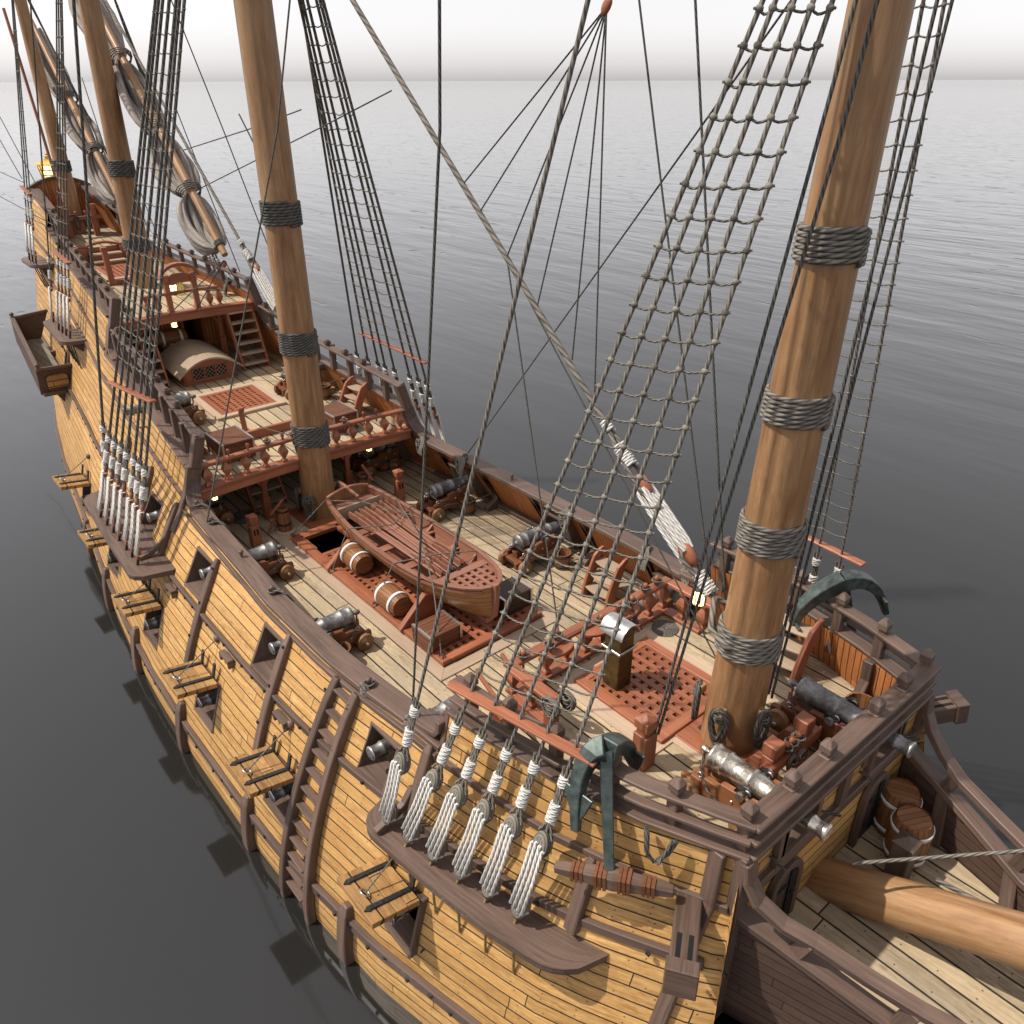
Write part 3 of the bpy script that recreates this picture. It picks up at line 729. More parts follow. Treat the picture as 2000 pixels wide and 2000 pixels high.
# ------------------------------------------------------------------ beakhead
bk = MB()
bw = lambda x: interp(x, [1.5,3,5,7,8.2], [1.8,1.38,.8,.34,.12])
rows = [[(x, s*bw(x), .1+.03*(x-1.5)) for s in (-1,-.5,0,.5,1)] for x in (1.5,2.2,3,4,5,6,7,8.2)]
bk.grid(rows, [[p[0] for p in r] for r in rows], [[p[1]+50.1 for p in r] for r in rows], False); bk.build('beakhead_deck', M_deck, ship)
for s in (-1,1):
    lo = lambda x: interp(x, [1.5,2.2,3.3,5,8.2], [1.08,.9,.58,.62,1.2])
    hi = [(1.58,1.95),(1.62,1.7),(1.75,1.48),(2.0,1.3),(2.3,1.2),(2.8,1.1),(3.3,1.02),(4.5,1.0),(6,1.15),(8.2,1.7)]
    P = [(x, s*lerp(1.93, bw(x)+.08, min(1, (x-1.58)/.6)), z) for x, z in hi]
    m = MB(); m.sweep(P, .17, .1, up=(0,0,1), wdir=(0,1,0)); m.build('head_rail', M_brown, ship, .012)
    X = [1.55,2,2.6,3.3,4,5,6,7,8.2]
    m = MB(); m.sweep([(x, s*(bw(x)+.08), lo(x)) for x in X], .22, .1, wdir=(0,1,0)); m.build('lower_head_rail', M_brown, ship, .012)
    w = MB(); rows = [[(x, s*(bw(x)+.02), z) for z in (.0, lo(x)*.5, lo(x))] for x in X]
    w.grid(rows, [[p[0] for p in r] for r in rows], [[p[2] for p in r] for r in rows], False)
    rows = [[(x, s*(bw(x)+.14), z) for z in (-.6, lo(x)*.5, lo(x))] for x in X]
    w.grid(rows, [[p[0] for p in r] for r in rows], [[p[2] for p in r] for r in rows], False); w.build('beakhead_side', M_brownp, ship)
    for x in (2.15,3.15,4.2,5.4):
        zz_ = interp(x, [q[0] for q in hi], [q[1] for q in hi]); m = MB(); m.sweep([(x+.1, s*(bw(x)+.08), zz_-.03),(x, s*(bw(x)+.08), lo(x)),(x+.12, s*(bw(x)-.1), .15)], .16, .12, wdir=(1,0,0)); m.build('head_timber', M_brown, ship, .01)
    # cathead
    c = MB(); a, b = V((1.0, s*2.0, 1.05)), V((1.68, s*3.02, 1.2)); c.bar(a, b, .27, .28); ca = c.build('cathead', M_brown, ship, .015)
    c = MB(); d = (b-a).normalized(); c.bar(b-d*.14, b+d*.03, .33, .34); c.build('cathead_cap', M_brown, ca, .012)
    c = MB()
    for k in (-.06,.06):
        n_ = V((-d.y, d.x, 0)); c.bar(a.lerp(b,.62)+n_*k+V((0,0,.138)), a.lerp(b,.86)+n_*k+V((0,0,.138)), .05, .01)
    c.build('cathead_sheave', M_dark, ca)
    c = MB(); c.tube([b-d*.35+V((0,0,-.14)), b-d*.3+V((.05,0,-.3)), b-d*.5+V((0,0,-.42))], .022, 6); c.build('cathead_hook', M_iron, ca)
stem = MB(); stem.sweep([(6.2,0,-4),(6.5,0,-2),(6.6,0,-.4),(7.2,0,.1),(8.3,0,.9)], .22, .3, wdir=(0,1,0)); stem.build('stem', M_brown, ship, .01)
# ------------------------------------------------------------------ beams at the breaks of the decks
def crossbeam(name, x, w, z, h, d, camber=.06, mat=M_red):
    m = MB(); P = [(x, lerp(-w, w, i/12), z+camber*(1-(2*i/12-1)**2)) for i in range(13)]; m.sweep(P, d, h, wdir=(1,0,0), up=(0,0,1)); return m.build(name, mat, ship, .012)
crossbeam('quarterdeck_beam', -11.4, 2.62, 1.27, .2, .16); crossbeam('quarterdeck_beam_cap', -11.42, 2.62, 1.40, .055, .3)
crossbeam('half_deck_beam', -17.9, 1.9, 3.28, .2, .16); crossbeam('half_deck_beam_cap', -17.92, 1.9, 3.41, .05, .28)
crossbeam('forecastle_beam', -2.48, 1.66, 1.13, .2, .16, 0)
for s in (-1,1):
    m = MB(); m.box((-2.05, s*1.62, 1.13), (.95,.12,.2)); m.build('forecastle_beam', M_red, ship, .01)
def pillar(x, y, z0, z1):
    m = MB(); h = z1-z0; m.box((x, y, z0+.2*h), (.17,.17,.4*h), axis=2); m.box((x, y, z0+.42*h), (.19,.19,.03), axis=0); m.box((x, y, z0+.71*h), (.12,.12,.58*h), axis=2)
    m.bar((x, y-.04, z0+.68*h), (x, y-.36, z1-.02), .07,.06,(1,0,0)); m.bar((x, y+.04, z0+.68*h), (x, y+.36, z1-.02), .07,.06,(1,0,0)); m.build('deck_pillar', M_red, ship, .008)
pillar(-11.9,-1.03,0,1.27); pillar(-11.9,1.1,0,1.27); pillar(-18.7,-1.12,qd(-18.7),3.3); pillar(-18.7,1.12,qd(-18.7),3.3)
# standing knees on the port and starboard bulwarks
def knee(x, z, h, s, d=.5, off=.22, mat=M_brown):
    y = Yh(x, z+.5)-off; m = MB(); y0 = Yh(x, z)-off
    out = [(y0, z),(y0-d, z),(y0-d, z+.09),(y0-.24, z+.22),(y0-.14, z+.4),(Yh(x, z+h)-off-.1, z+h),(Yh(x, z+h)-off, z+h)]
    m.prism(out, .14, Matrix(((0,0,1,x),(s,0,0,0),(0,1,0,0),(0,0,0,1))), 1); m.build('standing_knee', mat, ship, .01)
for s in (-1,1):
    for x in (-10.4,-8.9,-7.25,-5.7,-3.95): knee(x, 0, 1.05, s)
    for x in (-.8,.75): knee(x, 1.25, .72, s, .45)
    for x in (-13.9,-15.9): knee(x, qd(x), .55, s, .35, .18)
    wb = MB(); wb.sweep([(x, s*(Yh(x, .06)-.3), .06) for x in [-11.3+.5*i for i in range(18)]], .18, .1, wdir=(0,1,0)); wb.build('waterway', M_brown, ship, .01)
# taffrail arch and transom band
m = MB(); P = [(-28.42, y, 5.7+.32*(1-(y/1.0)**2)) for y in [-1+.125*i for i in range(17)]]; m.sweep(P, .22, .1, wdir=(1,0,0), up=(0,0,1)); m.build('taffrail', M_brown, ship, .01)
m = MB(); rows = [[(-28.35, y, 5.3) for y in [-1+.125*i for i in range(17)]], [(-28.35, y, 5.68+.32*(1-(y/1.0)**2)) for y in [-1+.125*i for i in range(17)]]]
m.grid(rows, [[p[2] for p in r] for r in rows], [[p[1]+60 for p in r] for r in rows], False); m.build('taffrail_boards', M_bulk, ship)
# steps up to the poop
st = MB()
for i in range(2): st.box((-24.25-.3*i, 0, hd(-24.2)+.1+.18*i), (.34,.95,.05), axis=1)
st.build('poop_step', M_tread, ship, .008)
m = MB()
for i in range(2): m.box((-24.15-.3*i, 0, hd(-24.2)+.02+.17*i), (.05,.95,.2), axis=1)
for s in (-1,1): m.box((-24.72, s*.9, pd(-24.9)-.2), (.14,.8,.42), axis=1)
m.box((-24.85, 0, pd(-24.9)-.12), (.08,1,.26), axis=1); m.build('poop_step_front', M_red, ship, .01)
m = MB(); m.sweep([(-24.85, y, pd(-24.9)+.03+.12*(1-min(1, abs(y)/.55)**2 if abs(y) < .55 else 0)) for y in [-1.25+.125*i for i in range(21)]], .2, .07, wdir=(1,0,0), up=(0,0,1)); m.build('poop_beam', M_red, ship, .01)
# ------------------------------------------------------------------ starboard quarter gallery with its door and windows
for s in (-1,1):
    g = MB(); n1 = V((-22.0, s*2.42,.72)), V((-22.0, s*3.24,.74)), V((-22.0, s*3.2,1.5)), V((-22.0, s*2.28,1.46)); f1 = V((-25.5, s*2.3,1.5)), V((-25.6, s*2.95,1.52)), V((-25.6, s*2.93,2.25)), V((-25.5, s*1.9,2.35))
    def slab(a, b, c, d, t):
        n_ = (b-a).cross(d-a).normalized()*t; P = [a,b,c,d,a+n_,b+n_,c+n_,d+n_]; F = [(0,1,2,3),(7,6,5,4),(0,4,5,1),(1,5,6,2),(2,6,7,3),(3,7,4,0)]
        q = [((p.x), (p.y+p.z)) for p in P]; g.add(P, F, [[q[i] for i in f] for f in F])
    slab(n1[1], n1[2], f1[2], f1[1], .06); slab(n1[0], n1[1], n1[2], n1[3], .07); slab(f1[0], f1[1], f1[2], f1[3], .07)
    gal = g.build('quarter_gallery', M_brownp, ship)
    g = MB(); slab(n1[0], n1[1], f1[1], f1[0], .06); g.build('gallery_floor', M_grey, gal)
    r = MB(); r.sweep([n1[3], n1[2]], .1,.09); r.sweep([n1[2], f1[2]], .12,.09); r.sweep([f1[2], f1[3]], .1,.09); r.sweep([n1[0]+V((.05,0,0)), n1[1]+V((.05,0,0))], .08,.1); r.build('gallery_rail', M_brown, gal, .01)
    for c in (n1[2], f1[2]):
        p_ = MB(); p_.lathe([(.05,-.05),(.07,.02),(.04,.06),(.075,.11),(.05,.17),(.001,.19)], 8, Matrix.Translation(c)); p_.build('gallery_finial', M_brown, gal)
    p_ = MB(); cc = (n1[0]+n1[1]+n1[2]+n1[3])/4+V((.05,0,-.02)); p_.prism([(-.3,-.2),(.3,-.2),(.3,.12),(.2,.22),(-.2,.22),(-.3,.12)], .03, Matrix(((0,0,1,cc.x),(1,0,0,cc.y),(0,1,0,cc.z),(0,0,0,1)))); p_.build('gallery_panel', M_lid, gal, .01)  # panel takes the darker lid boards, so its shade is in the colour
    k = MB()
    for x in (-22.6,-24.6): zb = lerp(.72,1.5,(x+22)/-3.6); k.prism([(Yh(x, zb)-.02, zb),(Yh(x, zb)+.55, zb-.01),(Yh(x, zb-.5)+.05, zb-.62)], .14, Matrix(((0,0,1,x),(s,0,0,0),(0,1,0,0),(0,0,0,1))))
    k.build('gallery_knee', M_brown, gal, .01)
    # door and two slit windows on the hull
    d = MB(); x = -22.55; out = [(x-.2,.8),(x+.2,.8),(x+.2,1.55)]+[(x+.2*math.cos(a),1.55+.2*math.sin(a)) for a in [PI*k_/8 for k_ in range(1,9)]]
    R = []
    for a, b in out: R.append(V((a, s*(Yh(a, b)+.025), b)))
    d.face(R); dd = d.build('gallery_door', M_dark, ship)
    f = MB(); f.sweep(R[2:]+[R[0]], .07,.06, wdir=(0,1,0)); f.sweep([R[1], R[2]], .07,.06, wdir=(0,1,0)); f.build('door_frame', M_brown, dd, .006)
    for xx in (-23.55,-23.95):
        w = MB(); q = [V((a, s*(Yh(a, b)+.02), b)) for a, b in ((xx-.09,1.65),(xx+.09,1.65),(xx+.09,2.15),(xx-.09,2.15))]; w.face(q); ww = w.build('hull_window', M_dark, ship)
        f = MB()
        for i in range(4): f.bar(q[i], q[(i+1)%4], .05,.05)
        f.build('window_frame', M_brown, ww, .005)
# ------------------------------------------------------------------ cannons: muzzle along local +x, wheels on local z = 0, breech knob at x = -.78
def make_cannon(label, gun, group):
    t = thing('cannon', label, 'cannon', group=group)
    B = T(0,0,.6) @ RY(PI/2)
    b = MB()
    prof = [(.001,-.86),(.035,-.85),(.05,-.81),(.045,-.77),(.028,-.74),(.03,-.72),(.1,-.70),(.15,-.68),(.172,-.66),(.172,-.63),(.158,-.62),(.155,-.5),(.165,-.49),(.165,-.46),(.152,-.45),(.145,-.16),(.158,-.15),(.158,-.11),(.14,-.10),(.128,.16),(.138,.17),(.138,.2),(.116,.21),(.092,.6),(.1,.61),(.1,.64),(.09,.65),(.086,.72),(.096,.78),(.1,.81),(.094,.825),(.07,.826)]
    b.lathe(prof, 20, B); barrel = b.build('barrel', gun, t)
    b = MB(); b.lathe([(.062,.70),(.062,.8275)], 14, B, caps=False); b.lathe([(.061,.72),(.061,.721)], 14, B); b.build('bore', M_dark, barrel)
    for z_ in (.805,): 
        b = MB(); b.tube([B @ V((.096*math.cos(a),.096*math.sin(a),z_)) for a in [2*PI*k/18 for k in range(18)]], .013, 6, closed=True, us=1); b.build('muzzle_ring', M_ring, barrel)
    b = MB(); b.lathe([(.055,-.3),(.055,.3)], 12, T(-.1,0,.575) @ RX(PI/2)); b.build('trunnion', gun, barrel)
    for s in (-1,1):
        m = MB(); out = [(-.92,.16),(-.92,.3),(-.78,.3),(-.78,.38),(-.6,.38),(-.6,.46),(-.4,.46),(-.38,.54),(.14,.6),(.2,.56),(.22,.2),(.1,.13),(-.2,.13),(-.35,.2),(-.55,.2),(-.7,.13)]
        m.prism(out, .085, T(0, s*.215, 0) @ RX(PI/2)); ck = m.build('carriage_cheek', M_carr, t, .01)
        k = MB()
        for (px, pz) in ((-.68,.42),(-.05,.62)):
            k.tube([(px+.035*math.cos(a), s*.215, pz+.035*math.sin(a)) for a in [2*PI*q/12 for q in range(12)]], .012, 6, closed=True, us=1)
        for (px, pz) in ((-.5,.3),(-.2,.4),(.08,.42)): k.lathe([(.022,-.005),(.018,.012),(.001,.014)], 8, T(px, s*.258, pz) @ RX(-s*PI/2))
        k.build('carriage_ring', M_ring, ck)
        k = MB(); k.sweep([(-.2, s*.215,.57),(-.17, s*.215,.635),(-.1, s*.215,.652),(-.03, s*.215,.635),(0, s*.215,.585)], .06, .015, wdir=(0,1,0)); k.build('trunnion_strap', M_iron, ck)
    m = MB(); m.box((-.35,0,.25), (1.0,.36,.07)); m.box((-.74,0,.17), (.1,.72,.1)); m.box((.02,0,.17), (.1,.72,.1)); m.prism([(-.75,.29),(-.4,.29),(-.75,.42)], .16, RX(PI/2)); m.build('carriage_bed', M_carr, t, .008)
    for x in (-.74,.02):
        for s in (-1,1):
            m = MB(); m.lathe([(.001,-.05),(.15,-.045),(.162,-.035),(.162,.035),(.15,.045),(.06,.05),(.055,.085),(.001,.09)], 20, T(x, s*.315,.163) @ RX(-s*PI/2)); w = m.build('wheel', M_wheel, t)
            k = MB(); k.lathe([(.03,.085),(.03,.105),(.001,.108)], 10, T(x, s*.315,.163) @ RX(-s*PI/2)); k.build('axle_pin', M_ring, w)
    for s in (-1,1):
        m = MB(); P = [(-.76,s*.05,.6),(-.7,s*.19,.5),(-.5,s*.29,.34),(-.1,s*.36,.27),(.35,s*.44,.28),(.7,s*.55,.36)]; m.tube(P, .018, 6); m.build('breeching_rope', M_rope, t)
    return t
GC = 'muzzle loading cannons on wooden wheeled carriages'
cn = make_cannon('grey starboard cannon on the main deck beside the aft hatch corner', M_gun, GC)
def put(x, y, z, rz, label): return dup(cn, (x, y, z), rz, label, GC)
for x, where in ((-12.5, 'in the shade under the quarterdeck'), (-9.52, None), (-6.52, 'level with the chest on the hatch'), (-3.42, 'half hidden under the forecastle break')):
    if x == -9.52: cn.location = (x,-2.62,0); cn.rotation_euler = (0,0,-PI/2)
    else: put(x,-2.62,0,-PI/2,'grey starboard cannon on the main deck '+where)
    put(x,2.6,0,PI/2,'grey port cannon on the main deck '+{-12.5:'in the shade under the quarterdeck', -9.52:'beside the aft end of the rowing boat', -6.52:'beside the bow of the rowing boat', -3.42:'hidden behind the forecastle balusters'}[x])
put(-14.8,-2.05,qd(-14.8),-PI/2,'grey cannon on the starboard side of the quarterdeck beside the grating')
put(-14.85,1.85,qd(-14.8),PI/2,'grey cannon on the port quarterdeck, half hidden by the main mast')
put(1.06,.93,1.25,0,'dark grey cannon on the forecastle pointing forward, beside the wooden bucket')
cb = make_cannon('shiny silver cannon on the forecastle pointing forward, on a reddish carriage', M_gunb, GC); cb.location = (1.06,-.93,1.25)
for ch in cb.children:
    if ch.name.startswith('carriage'): ch.data = ch.data.copy(); ch.data.materials[0] = wood('bright_carriage_oak', (.36,.145,.06), (.19,.07,.026), .4, .45, 22.) if ch.name.startswith('carriage_bed') else ch.data.materials[0]
_mc = [m for m in bpy.data.materials if m.name.startswith('bright_carriage')][0]
for ch in cb.children:
    if ch.name.startswith('carriage'): ch.data.materials[0] = _mc
for i, x in enumerate(LP):
    nm = ['the farthest aft','under the aft half of the main channel','under the fore end of the main channel','third from the boarding ladder','just aft of the boarding ladder','forward of the boarding ladder under the fore channel'][i]
    put(x,-(Yh(x,-1.1)-.66),-1.75,-PI/2,'cannon in a lower starboard gun port, '+nm)
# ------------------------------------------------------------------ balusters, rails and pins
def baluster_mb(h, sc=1.0):
    p = [(.062,0),(.062,.05),(.035,.09),(.045,.13),(.085,.22),(.095,.29),(.07,.36),(.036,.42),(.04,.455),(.058,.47),(.058,.5)]
    m = MB(); m.lathe([(r*1.3*sc, z*h/.5) for r, z in p], 4, None, False, PI/4); return m
def pin(parent, x, y, z, hank=True, red=True, rz=0.0):
    m = MB(); m.lathe([(.018,-.16),(.018,0),(.024,.02),(.024,.05),(.035,.08),(.042,.11),(.034,.145),(.001,.155)], 10, T(x,y,z)); p = m.build('belaying_pin', M_red if red else M_brown, parent)
    if hank:
        m = MB()
        for k in range(4):
            a0 = random.random()*6; r = .045+.012*k; m.tube([(x+r*math.cos(a+a0), y+r*math.sin(a+a0), z+.035+.014*k+.012*math.sin(2*a)) for a in [2*PI*q/10 for q in range(11)]], .013, 5)
        m.build('belayed_rope', M_ropel, parent)
def hank(x, y, z, h=.34, nx=1.0, ny=0.0, n=5, r=.016, name='rope_hank', mat=None, w=.075, parent=None):
    """loops of rope hanging from a pin; (nx,ny) is the sideways direction"""
    m = MB()
    for k in range(n):
        ww = w*(.6+.5*random.random()); hh = h*(.75+.3*random.random()); o = (random.random()-.5)*.05; d = (random.random()-.5)*.05
        P = []
        for q in range(15):
            a = 2*PI*q/14; sx = math.sin(a)*ww*(1+.3*math.cos(a)); sz = -hh/2+math.cos(a)*hh/2
            P.append((x+nx*(sx+o)-ny*d, y+ny*(sx+o)+nx*d, z+sz))
        m.tube(P, r, 6)
    m.tube([(x+nx*.06*math.cos(a)-ny*.05*math.sin(a), y+ny*.06*math.cos(a)+nx*.05*math.sin(a), z-.06-.008*a) for a in [.9*q for q in range(15)]], r, 6)
    return m.build(name, mat or M_rope, parent)
def coil(x, y, z, r, label, n=8, rr=.022, mat=None):
    m = MB(); P = []; rr = min(rr, (r-.03)/n/2.05)
    for q in range(n*22): a = 2*PI*q/22; P.append((x+(.03+(r-.03)*q/(n*22))*math.cos(a), y+(.03+(r-.03)*q/(n*22))*math.sin(a), z+rr*.9+.004*math.sin(3*a)))
    m.tube(P, rr, 6); o = m.build('rope_coil', mat or M_ropel); return tag(o, label, 'rope coil', 'flat rope coils on the decks')
# quarterdeck balustrade
def cam_(y, w, c=.06): return c*(1-(y/w)**2)
t = thing('quarterdeck_balustrade', 'red turned balustrade along the front edge of the quarterdeck, behind the main mast', 'balustrade', (-11.42,0,1.4))
m = MB(); m.sweep([(0, y, .5+cam_(y,2.6)) for y in [-2.55+.2*i for i in range(26)]], .16, .07, wdir=(1,0,0), up=(0,0,1)); m.build('handrail', M_red, t, .012)
bal = None
for i in range(12):
    y = -2.38+.433*i
    if bal is None: bal = baluster_mb(.45).build('baluster', M_red, t, .006); o = bal
    else: o = bal.copy(); C.objects.link(o); o.parent = t
    o.location = (0, y, .03+cam_(y,2.6))
for i, y in enumerate((-1.85,-1.42,-.98,-.62,-.38,-.16,.9,1.42,1.75)): pin(t, 0, y, .54+cam_(y,2.6), hank=i in (2,4,5,6))
for y in (-.3,.05): 
    hk = hank(.06, y, .5, .4, 0, 1); hk.parent = t
# forecastle balustrade, three sided
t = thing('forecastle_balustrade', 'red turned balustrade with rope pins around the aft edge of the forecastle', 'balustrade', (-2.5,0,1.25))
m = MB(); m.box((0,0,.03), (.24,3.3,.06)); m.build('foot_rail', M_red, t, .01)
for s in (-1,1):
    m = MB(); m.box((.46, s*1.6,.03), (.72,.2,.06)); m.build('foot_rail', M_red, t, .01)
m = MB(); m.box((0,0,.54), (.17,3.42,.07)); m.build('handrail', M_red, t, .012)
for s in (-1,1):
    m = MB(); m.box((.5, s*1.66,.54), (.88,.19,.07)); m.build('handrail', M_red, t, .012)
for y in (-1.6,-.97,-.57,-.18,.2,.92,1.26,1.6):
    o = bal.copy(); C.objects.link(o); o.parent = t; o.location = (0, y, .06)
for s in (-1,1):
    for x in (.4,.8): o = bal.copy(); C.objects.link(o); o.parent = t; o.location = (x, s*1.6, .06)
for y, w in ((-.86,.2),(-.02,.24),(.55,.2)):
    out = [(w*1.5*math.cos(a), .02+w*math.sin(a)) for a in [PI*k/10 for k in range(11)]]
    m = MB(); m.prism(out, .05, T(.06, y, .5) @ RZ(-PI/2)); m.build('pin_shelf', M_red, t, .008)
for i, (x, y) in enumerate(((.12,-1.02),(.0,-.78),(.16,-.02),(.13,.35),(.13,.5),(.13,.68),(.02,1.1),(.0,1.4),(.05,-1.45))): pin(t, x, y, .58, hank=i not in (3,))
for y in (.05,.3,.62): h_ = hank(.2, y, .52, .42, 0, 1, 5); h_.parent = t
hk = hank(.98,-1.5,.62,.3,1,0,9,.02,mat=M_ropel,w=.13); hk.parent = t; hk = hank(.95,-1.75,.62,.3,1,0,8,.02,mat=M_ropel,w=.12); hk.parent = t
m = MB(); m.box((.86,-1.66,.24),(.16,.16,.48),axis=2); m.box((.86,-1.66,.02),(.24,.24,.1)); m.build('rail_post', M_red, t, .012)
# half deck balustrade with the belfry arch
t = thing('half_deck_balustrade', 'red balustrade with an arched belfry at the front edge of the half deck', 'balustrade', (-17.95,0,3.43))
m = MB(); m.sweep([(0, y, .5+cam_(y,1.9,.05)) for y in [-1.05+.2*i for i in range(11)]], .14, .07, wdir=(1,0,0), up=(0,0,1)); m.build('handrail', M_red, t, .01)
for y in (-.98,-.7,.68,.95): o = bal.copy(); C.objects.link(o); o.parent = t; o.location = (0, y, .03)
for s in (-1,1):
    m = MB(); m.box((0, s*.36-.02,.5), (.13,.13,1.0), axis=2); m.box((0, s*.36-.02,.84), (.17,.17,.05), axis=0); m.build('belfry_post', M_red, t, .008)
m = MB(); m.sweep([(0, -.02+.5*math.sin(a), .9+.36*math.cos(a)*1.0) for a in [-1.5+.3*k for k in range(11)]], .2, .08, wdir=(1,0,0)); m.build('belfry_arch', M_red, t, .01)
m = MB(); m.prism([(-.36,.78),(.36,.78),(.3,.95),(.15,1.03),(-.15,1.03),(-.3,.95)], .05, Matrix(((0,0,1,0),(1,0,0,-.02),(0,1,0,0),(0,0,0,1)))); m.build('belfry_board', M_red, t, .006)
m = MB(); m.lathe([(.001,.8),(.06,.78),(.075,.7),(.085,.6),(.12,.55),(.001,.55)], 16, T(0,-.02,.02)); m.build('bell', M_brass, t)
for s in (-1,1):
    m = MB(); m.prism([(0,0),(.25,0),(0,.3)], .06, T(-.03, s*.36-.02-s*0,.02) @ RX(PI/2) @ RY(PI)); m.build('belfry_brace', M_red, t, .006)
# ------------------------------------------------------------------ hatches
def grating(x0, x1, y0, y1, z, name, label, cat='grating', nx=9, ny=9, frame=.12, fh=.08, par=None, bw=.58):
    t = par or thing(name, label, cat, ((x0+x1)/2, (y0+y1)/2, z)); cx, cy, cz = ((x0+x1)/2, (y0+y1)/2, z) if not par else (0,0,0)
    X0, X1, Y0, Y1 = x0-cx, x1-cx, y0-cy, y1-cy; zz_ = 0 if not par else z
    m = MB(); L = X1-X0; W = Y1-Y0
    for s in (0,1): m.box(((X0+X1)/2, Y0+frame/2 if not s else Y1-frame/2, zz_+fh/2), (L, frame, fh))
    for s in (0,1): m.box((X0+frame/2 if not s else X1-frame/2, (Y0+Y1)/2, zz_+fh/2), (frame, W-2*frame, fh-.003))
    m.build('grating_frame', M_red, t, .008)
    g = MB(); a0, a1, b0, b1 = X0+frame, X1-frame, Y0+frame, Y1-frame
    px = (a1-a0)/nx; py = (b1-b0)/ny
    for i in range(nx+1): g.box((a0+px*i, (b0+b1)/2, zz_+fh-.075), (px*bw, b1-b0, .11), axis=1)
    for i in range(ny+1): g.box(((a0+a1)/2, b0+py*i, zz_+fh-.067), (a1-a0, py*bw, .11), axis=0)
    g.build('grating_lattice', M_red, t); return t
def margin(x0, x1, y0, y1, w, z, label):
    m = MB()
    for s in (0,1):
        ya, yb = (y0, y0+w) if not s else (y1-w, y1)
        m.prism([(x0, y0 if not s else y1), (x1, y0 if not s else y1), (x1-w, yb if not s else ya), (x0+w, yb if not s else ya)], .03, T(0,0,z))
        xa = x0 if not s else x1; xb = x0+w if not s else x1-w
        m.prism([(xa, y0), (xa, y1), (xb, y1-w), (xb, y0+w)], .03, T(0,0,z-.0015), 1)
    o = m.build('hatch_margin', M_pale, None, .006); return tag(o, label, 'margin boards')
margin(-10.85,-4.62,-1.38,1.38,.24,.012,'pale flat boards edging the big main hatch')
t = thing('main_hatch', 'long red-brown main hatch cover with gratings under the rowing boat', 'hatch', (-7.74,0,.02))
m = MB()
for s in (-1,1): m.box((0, s*1.05,.045), (5.7,.19,.12))
for x in (-2.78,2.78): m.box((x,0,.044), (.16,1.92,.118))
m.build('coaming', M_red, t, .01)
m = MB()
for x in (-1.15,.33): m = MB(); m.box((x,0,.05), (.16,1.92,.1)); m.build('hatch_beam', M_red, t, .008)
m = MB()
m.box((-2.35,-.95+.02,.05), (.7,.04,.1)); m.box((-2.65,-.5,.05), (.1,.9,.1)); m.box((-1.7,-.5,.05), (.1,.9,.1)); m.box((-2.2,-.08,.05), (1.0,.1,.1)); m.build('hatch_beam', M_red, t, .008)
def lattice(x0, x1, y0, y1, nx, ny, par, z=.06, bw=.5):
    g = MB(); px = (x1-x0)/nx; py = (y1-y0)/ny
    for i in range(nx+1): g.box((x0+px*i, (y0+y1)/2, z-.03), (px*bw, y1-y0, .11), axis=1)
    for i in range(ny+1): g.box(((x0+x1)/2, y0+py*i, z-.022), (x1-x0, py*bw, .11), axis=0)
    return g.build('grating_lattice', M_red, par)
lattice(-2.7,-1.25,-.02,.95,9,6,t); lattice(-1.65,-1.23,-.95,-.1,3,5,t); lattice(-1.07,.25,-.95,.95,8,11,t); lattice(.41,2.7,-.95,.95,12,11,t)
for i, (x, y) in enumerate(((-2.8,-1.1),(-.98,-1.12),(.62,-1.12),(2.72,-1.08),(2.72,1.08),(-2.8,1.1))):
    m = MB(); m.tube([(x+.05*math.cos(a), y+.03*math.sin(a), .12+.05*math.sin(a)) for a in [2*PI*k/12 for k in range(12)]], .011, 6, closed=True, us=1); m.build('eye_bolt', M_iron, t)
grating(-2.12,-.48,-.78,.78,1.245,'hatch_grating','red square grating on the forecastle, in front of the foremast',nx=9,ny=8,frame=.15,fh=.085,bw=.55)
margin(-2.32,-.42,-1.0,1.0,.24,1.26,'pale flat boards around the forecastle grating')
margin(-.62,.52,-.62,.62,.16,1.261,'pale flat boards around the foot of the foremast')
gq = grating(-16.02,-14.6,-.72,.72,qd(-15.3)+.0,'hatch_grating','red square grating with pale border on the quarterdeck',nx=10,ny=8,frame=.1,fh=.07,bw=.5); gq.rotation_euler = (0,.055,0)
m = MB(); L = 1.78
for s in (-1,1): m.box((0, s*.82,.035), (1.78,.18,.075))
for x in (-.8,.8): m.box((x,0,.034), (.16,1.46,.073))
m.build('border_boards', M_pale, gq, .008)
gh = grating(-23.75,-22.25,-.6,.6,hd(-23)+0,'hatch_grating','red grating on the half deck below the poop steps',nx=8,ny=7,frame=.1,fh=.07,bw=.5); gh.rotation_euler = (0,.055,0)
m = MB(); m.box((.82,0,.03), (.16,1.5,.065)); m.box((0,-.68,.03), (1.5,.14,.062)); m.build('border_boards', M_pale, gh, .008)
# ------------------------------------------------------------------ masts
def mast(name, label, base, top, r0, r1, wraps, plate=None):
    t = thing(name, label, 'mast', base); b, e = V((0,0,0)), V(top)-V(base)
    m = MB(); n = 14; m.tube([b.lerp(e, i/n) for i in range(n+1)], [lerp(r0, r1, i/n) for i in range(n+1)], 28, us=1); m.build('mast_pole', M_mast, t)
    if plate:
        m = MB(); m.box((0,0,.02), (plate, plate,.05)); m.build('mast_partners', M_red, t, .01)
    for z0, z1 in wraps:
        m = MB(); f0 = (z0-base[2])/e.z; f1 = (z1-base[2])/e.z; k = max(4, round(abs(z1-z0)/.052)); P = []
        for q in range(k*24+1):
            a = 2*PI*q/24; f = lerp(f0, f1, q/(k*24)); c = b.lerp(e, f); r = lerp(r0, r1, f)+.022; P.append((c.x+r*math.cos(a), c.y+r*math.sin(a), c.z))
        m.tube(P, .031, 6); m.build('rope_woolding', M_rope if name != 'foremast' else M_ropel, t)
    return t
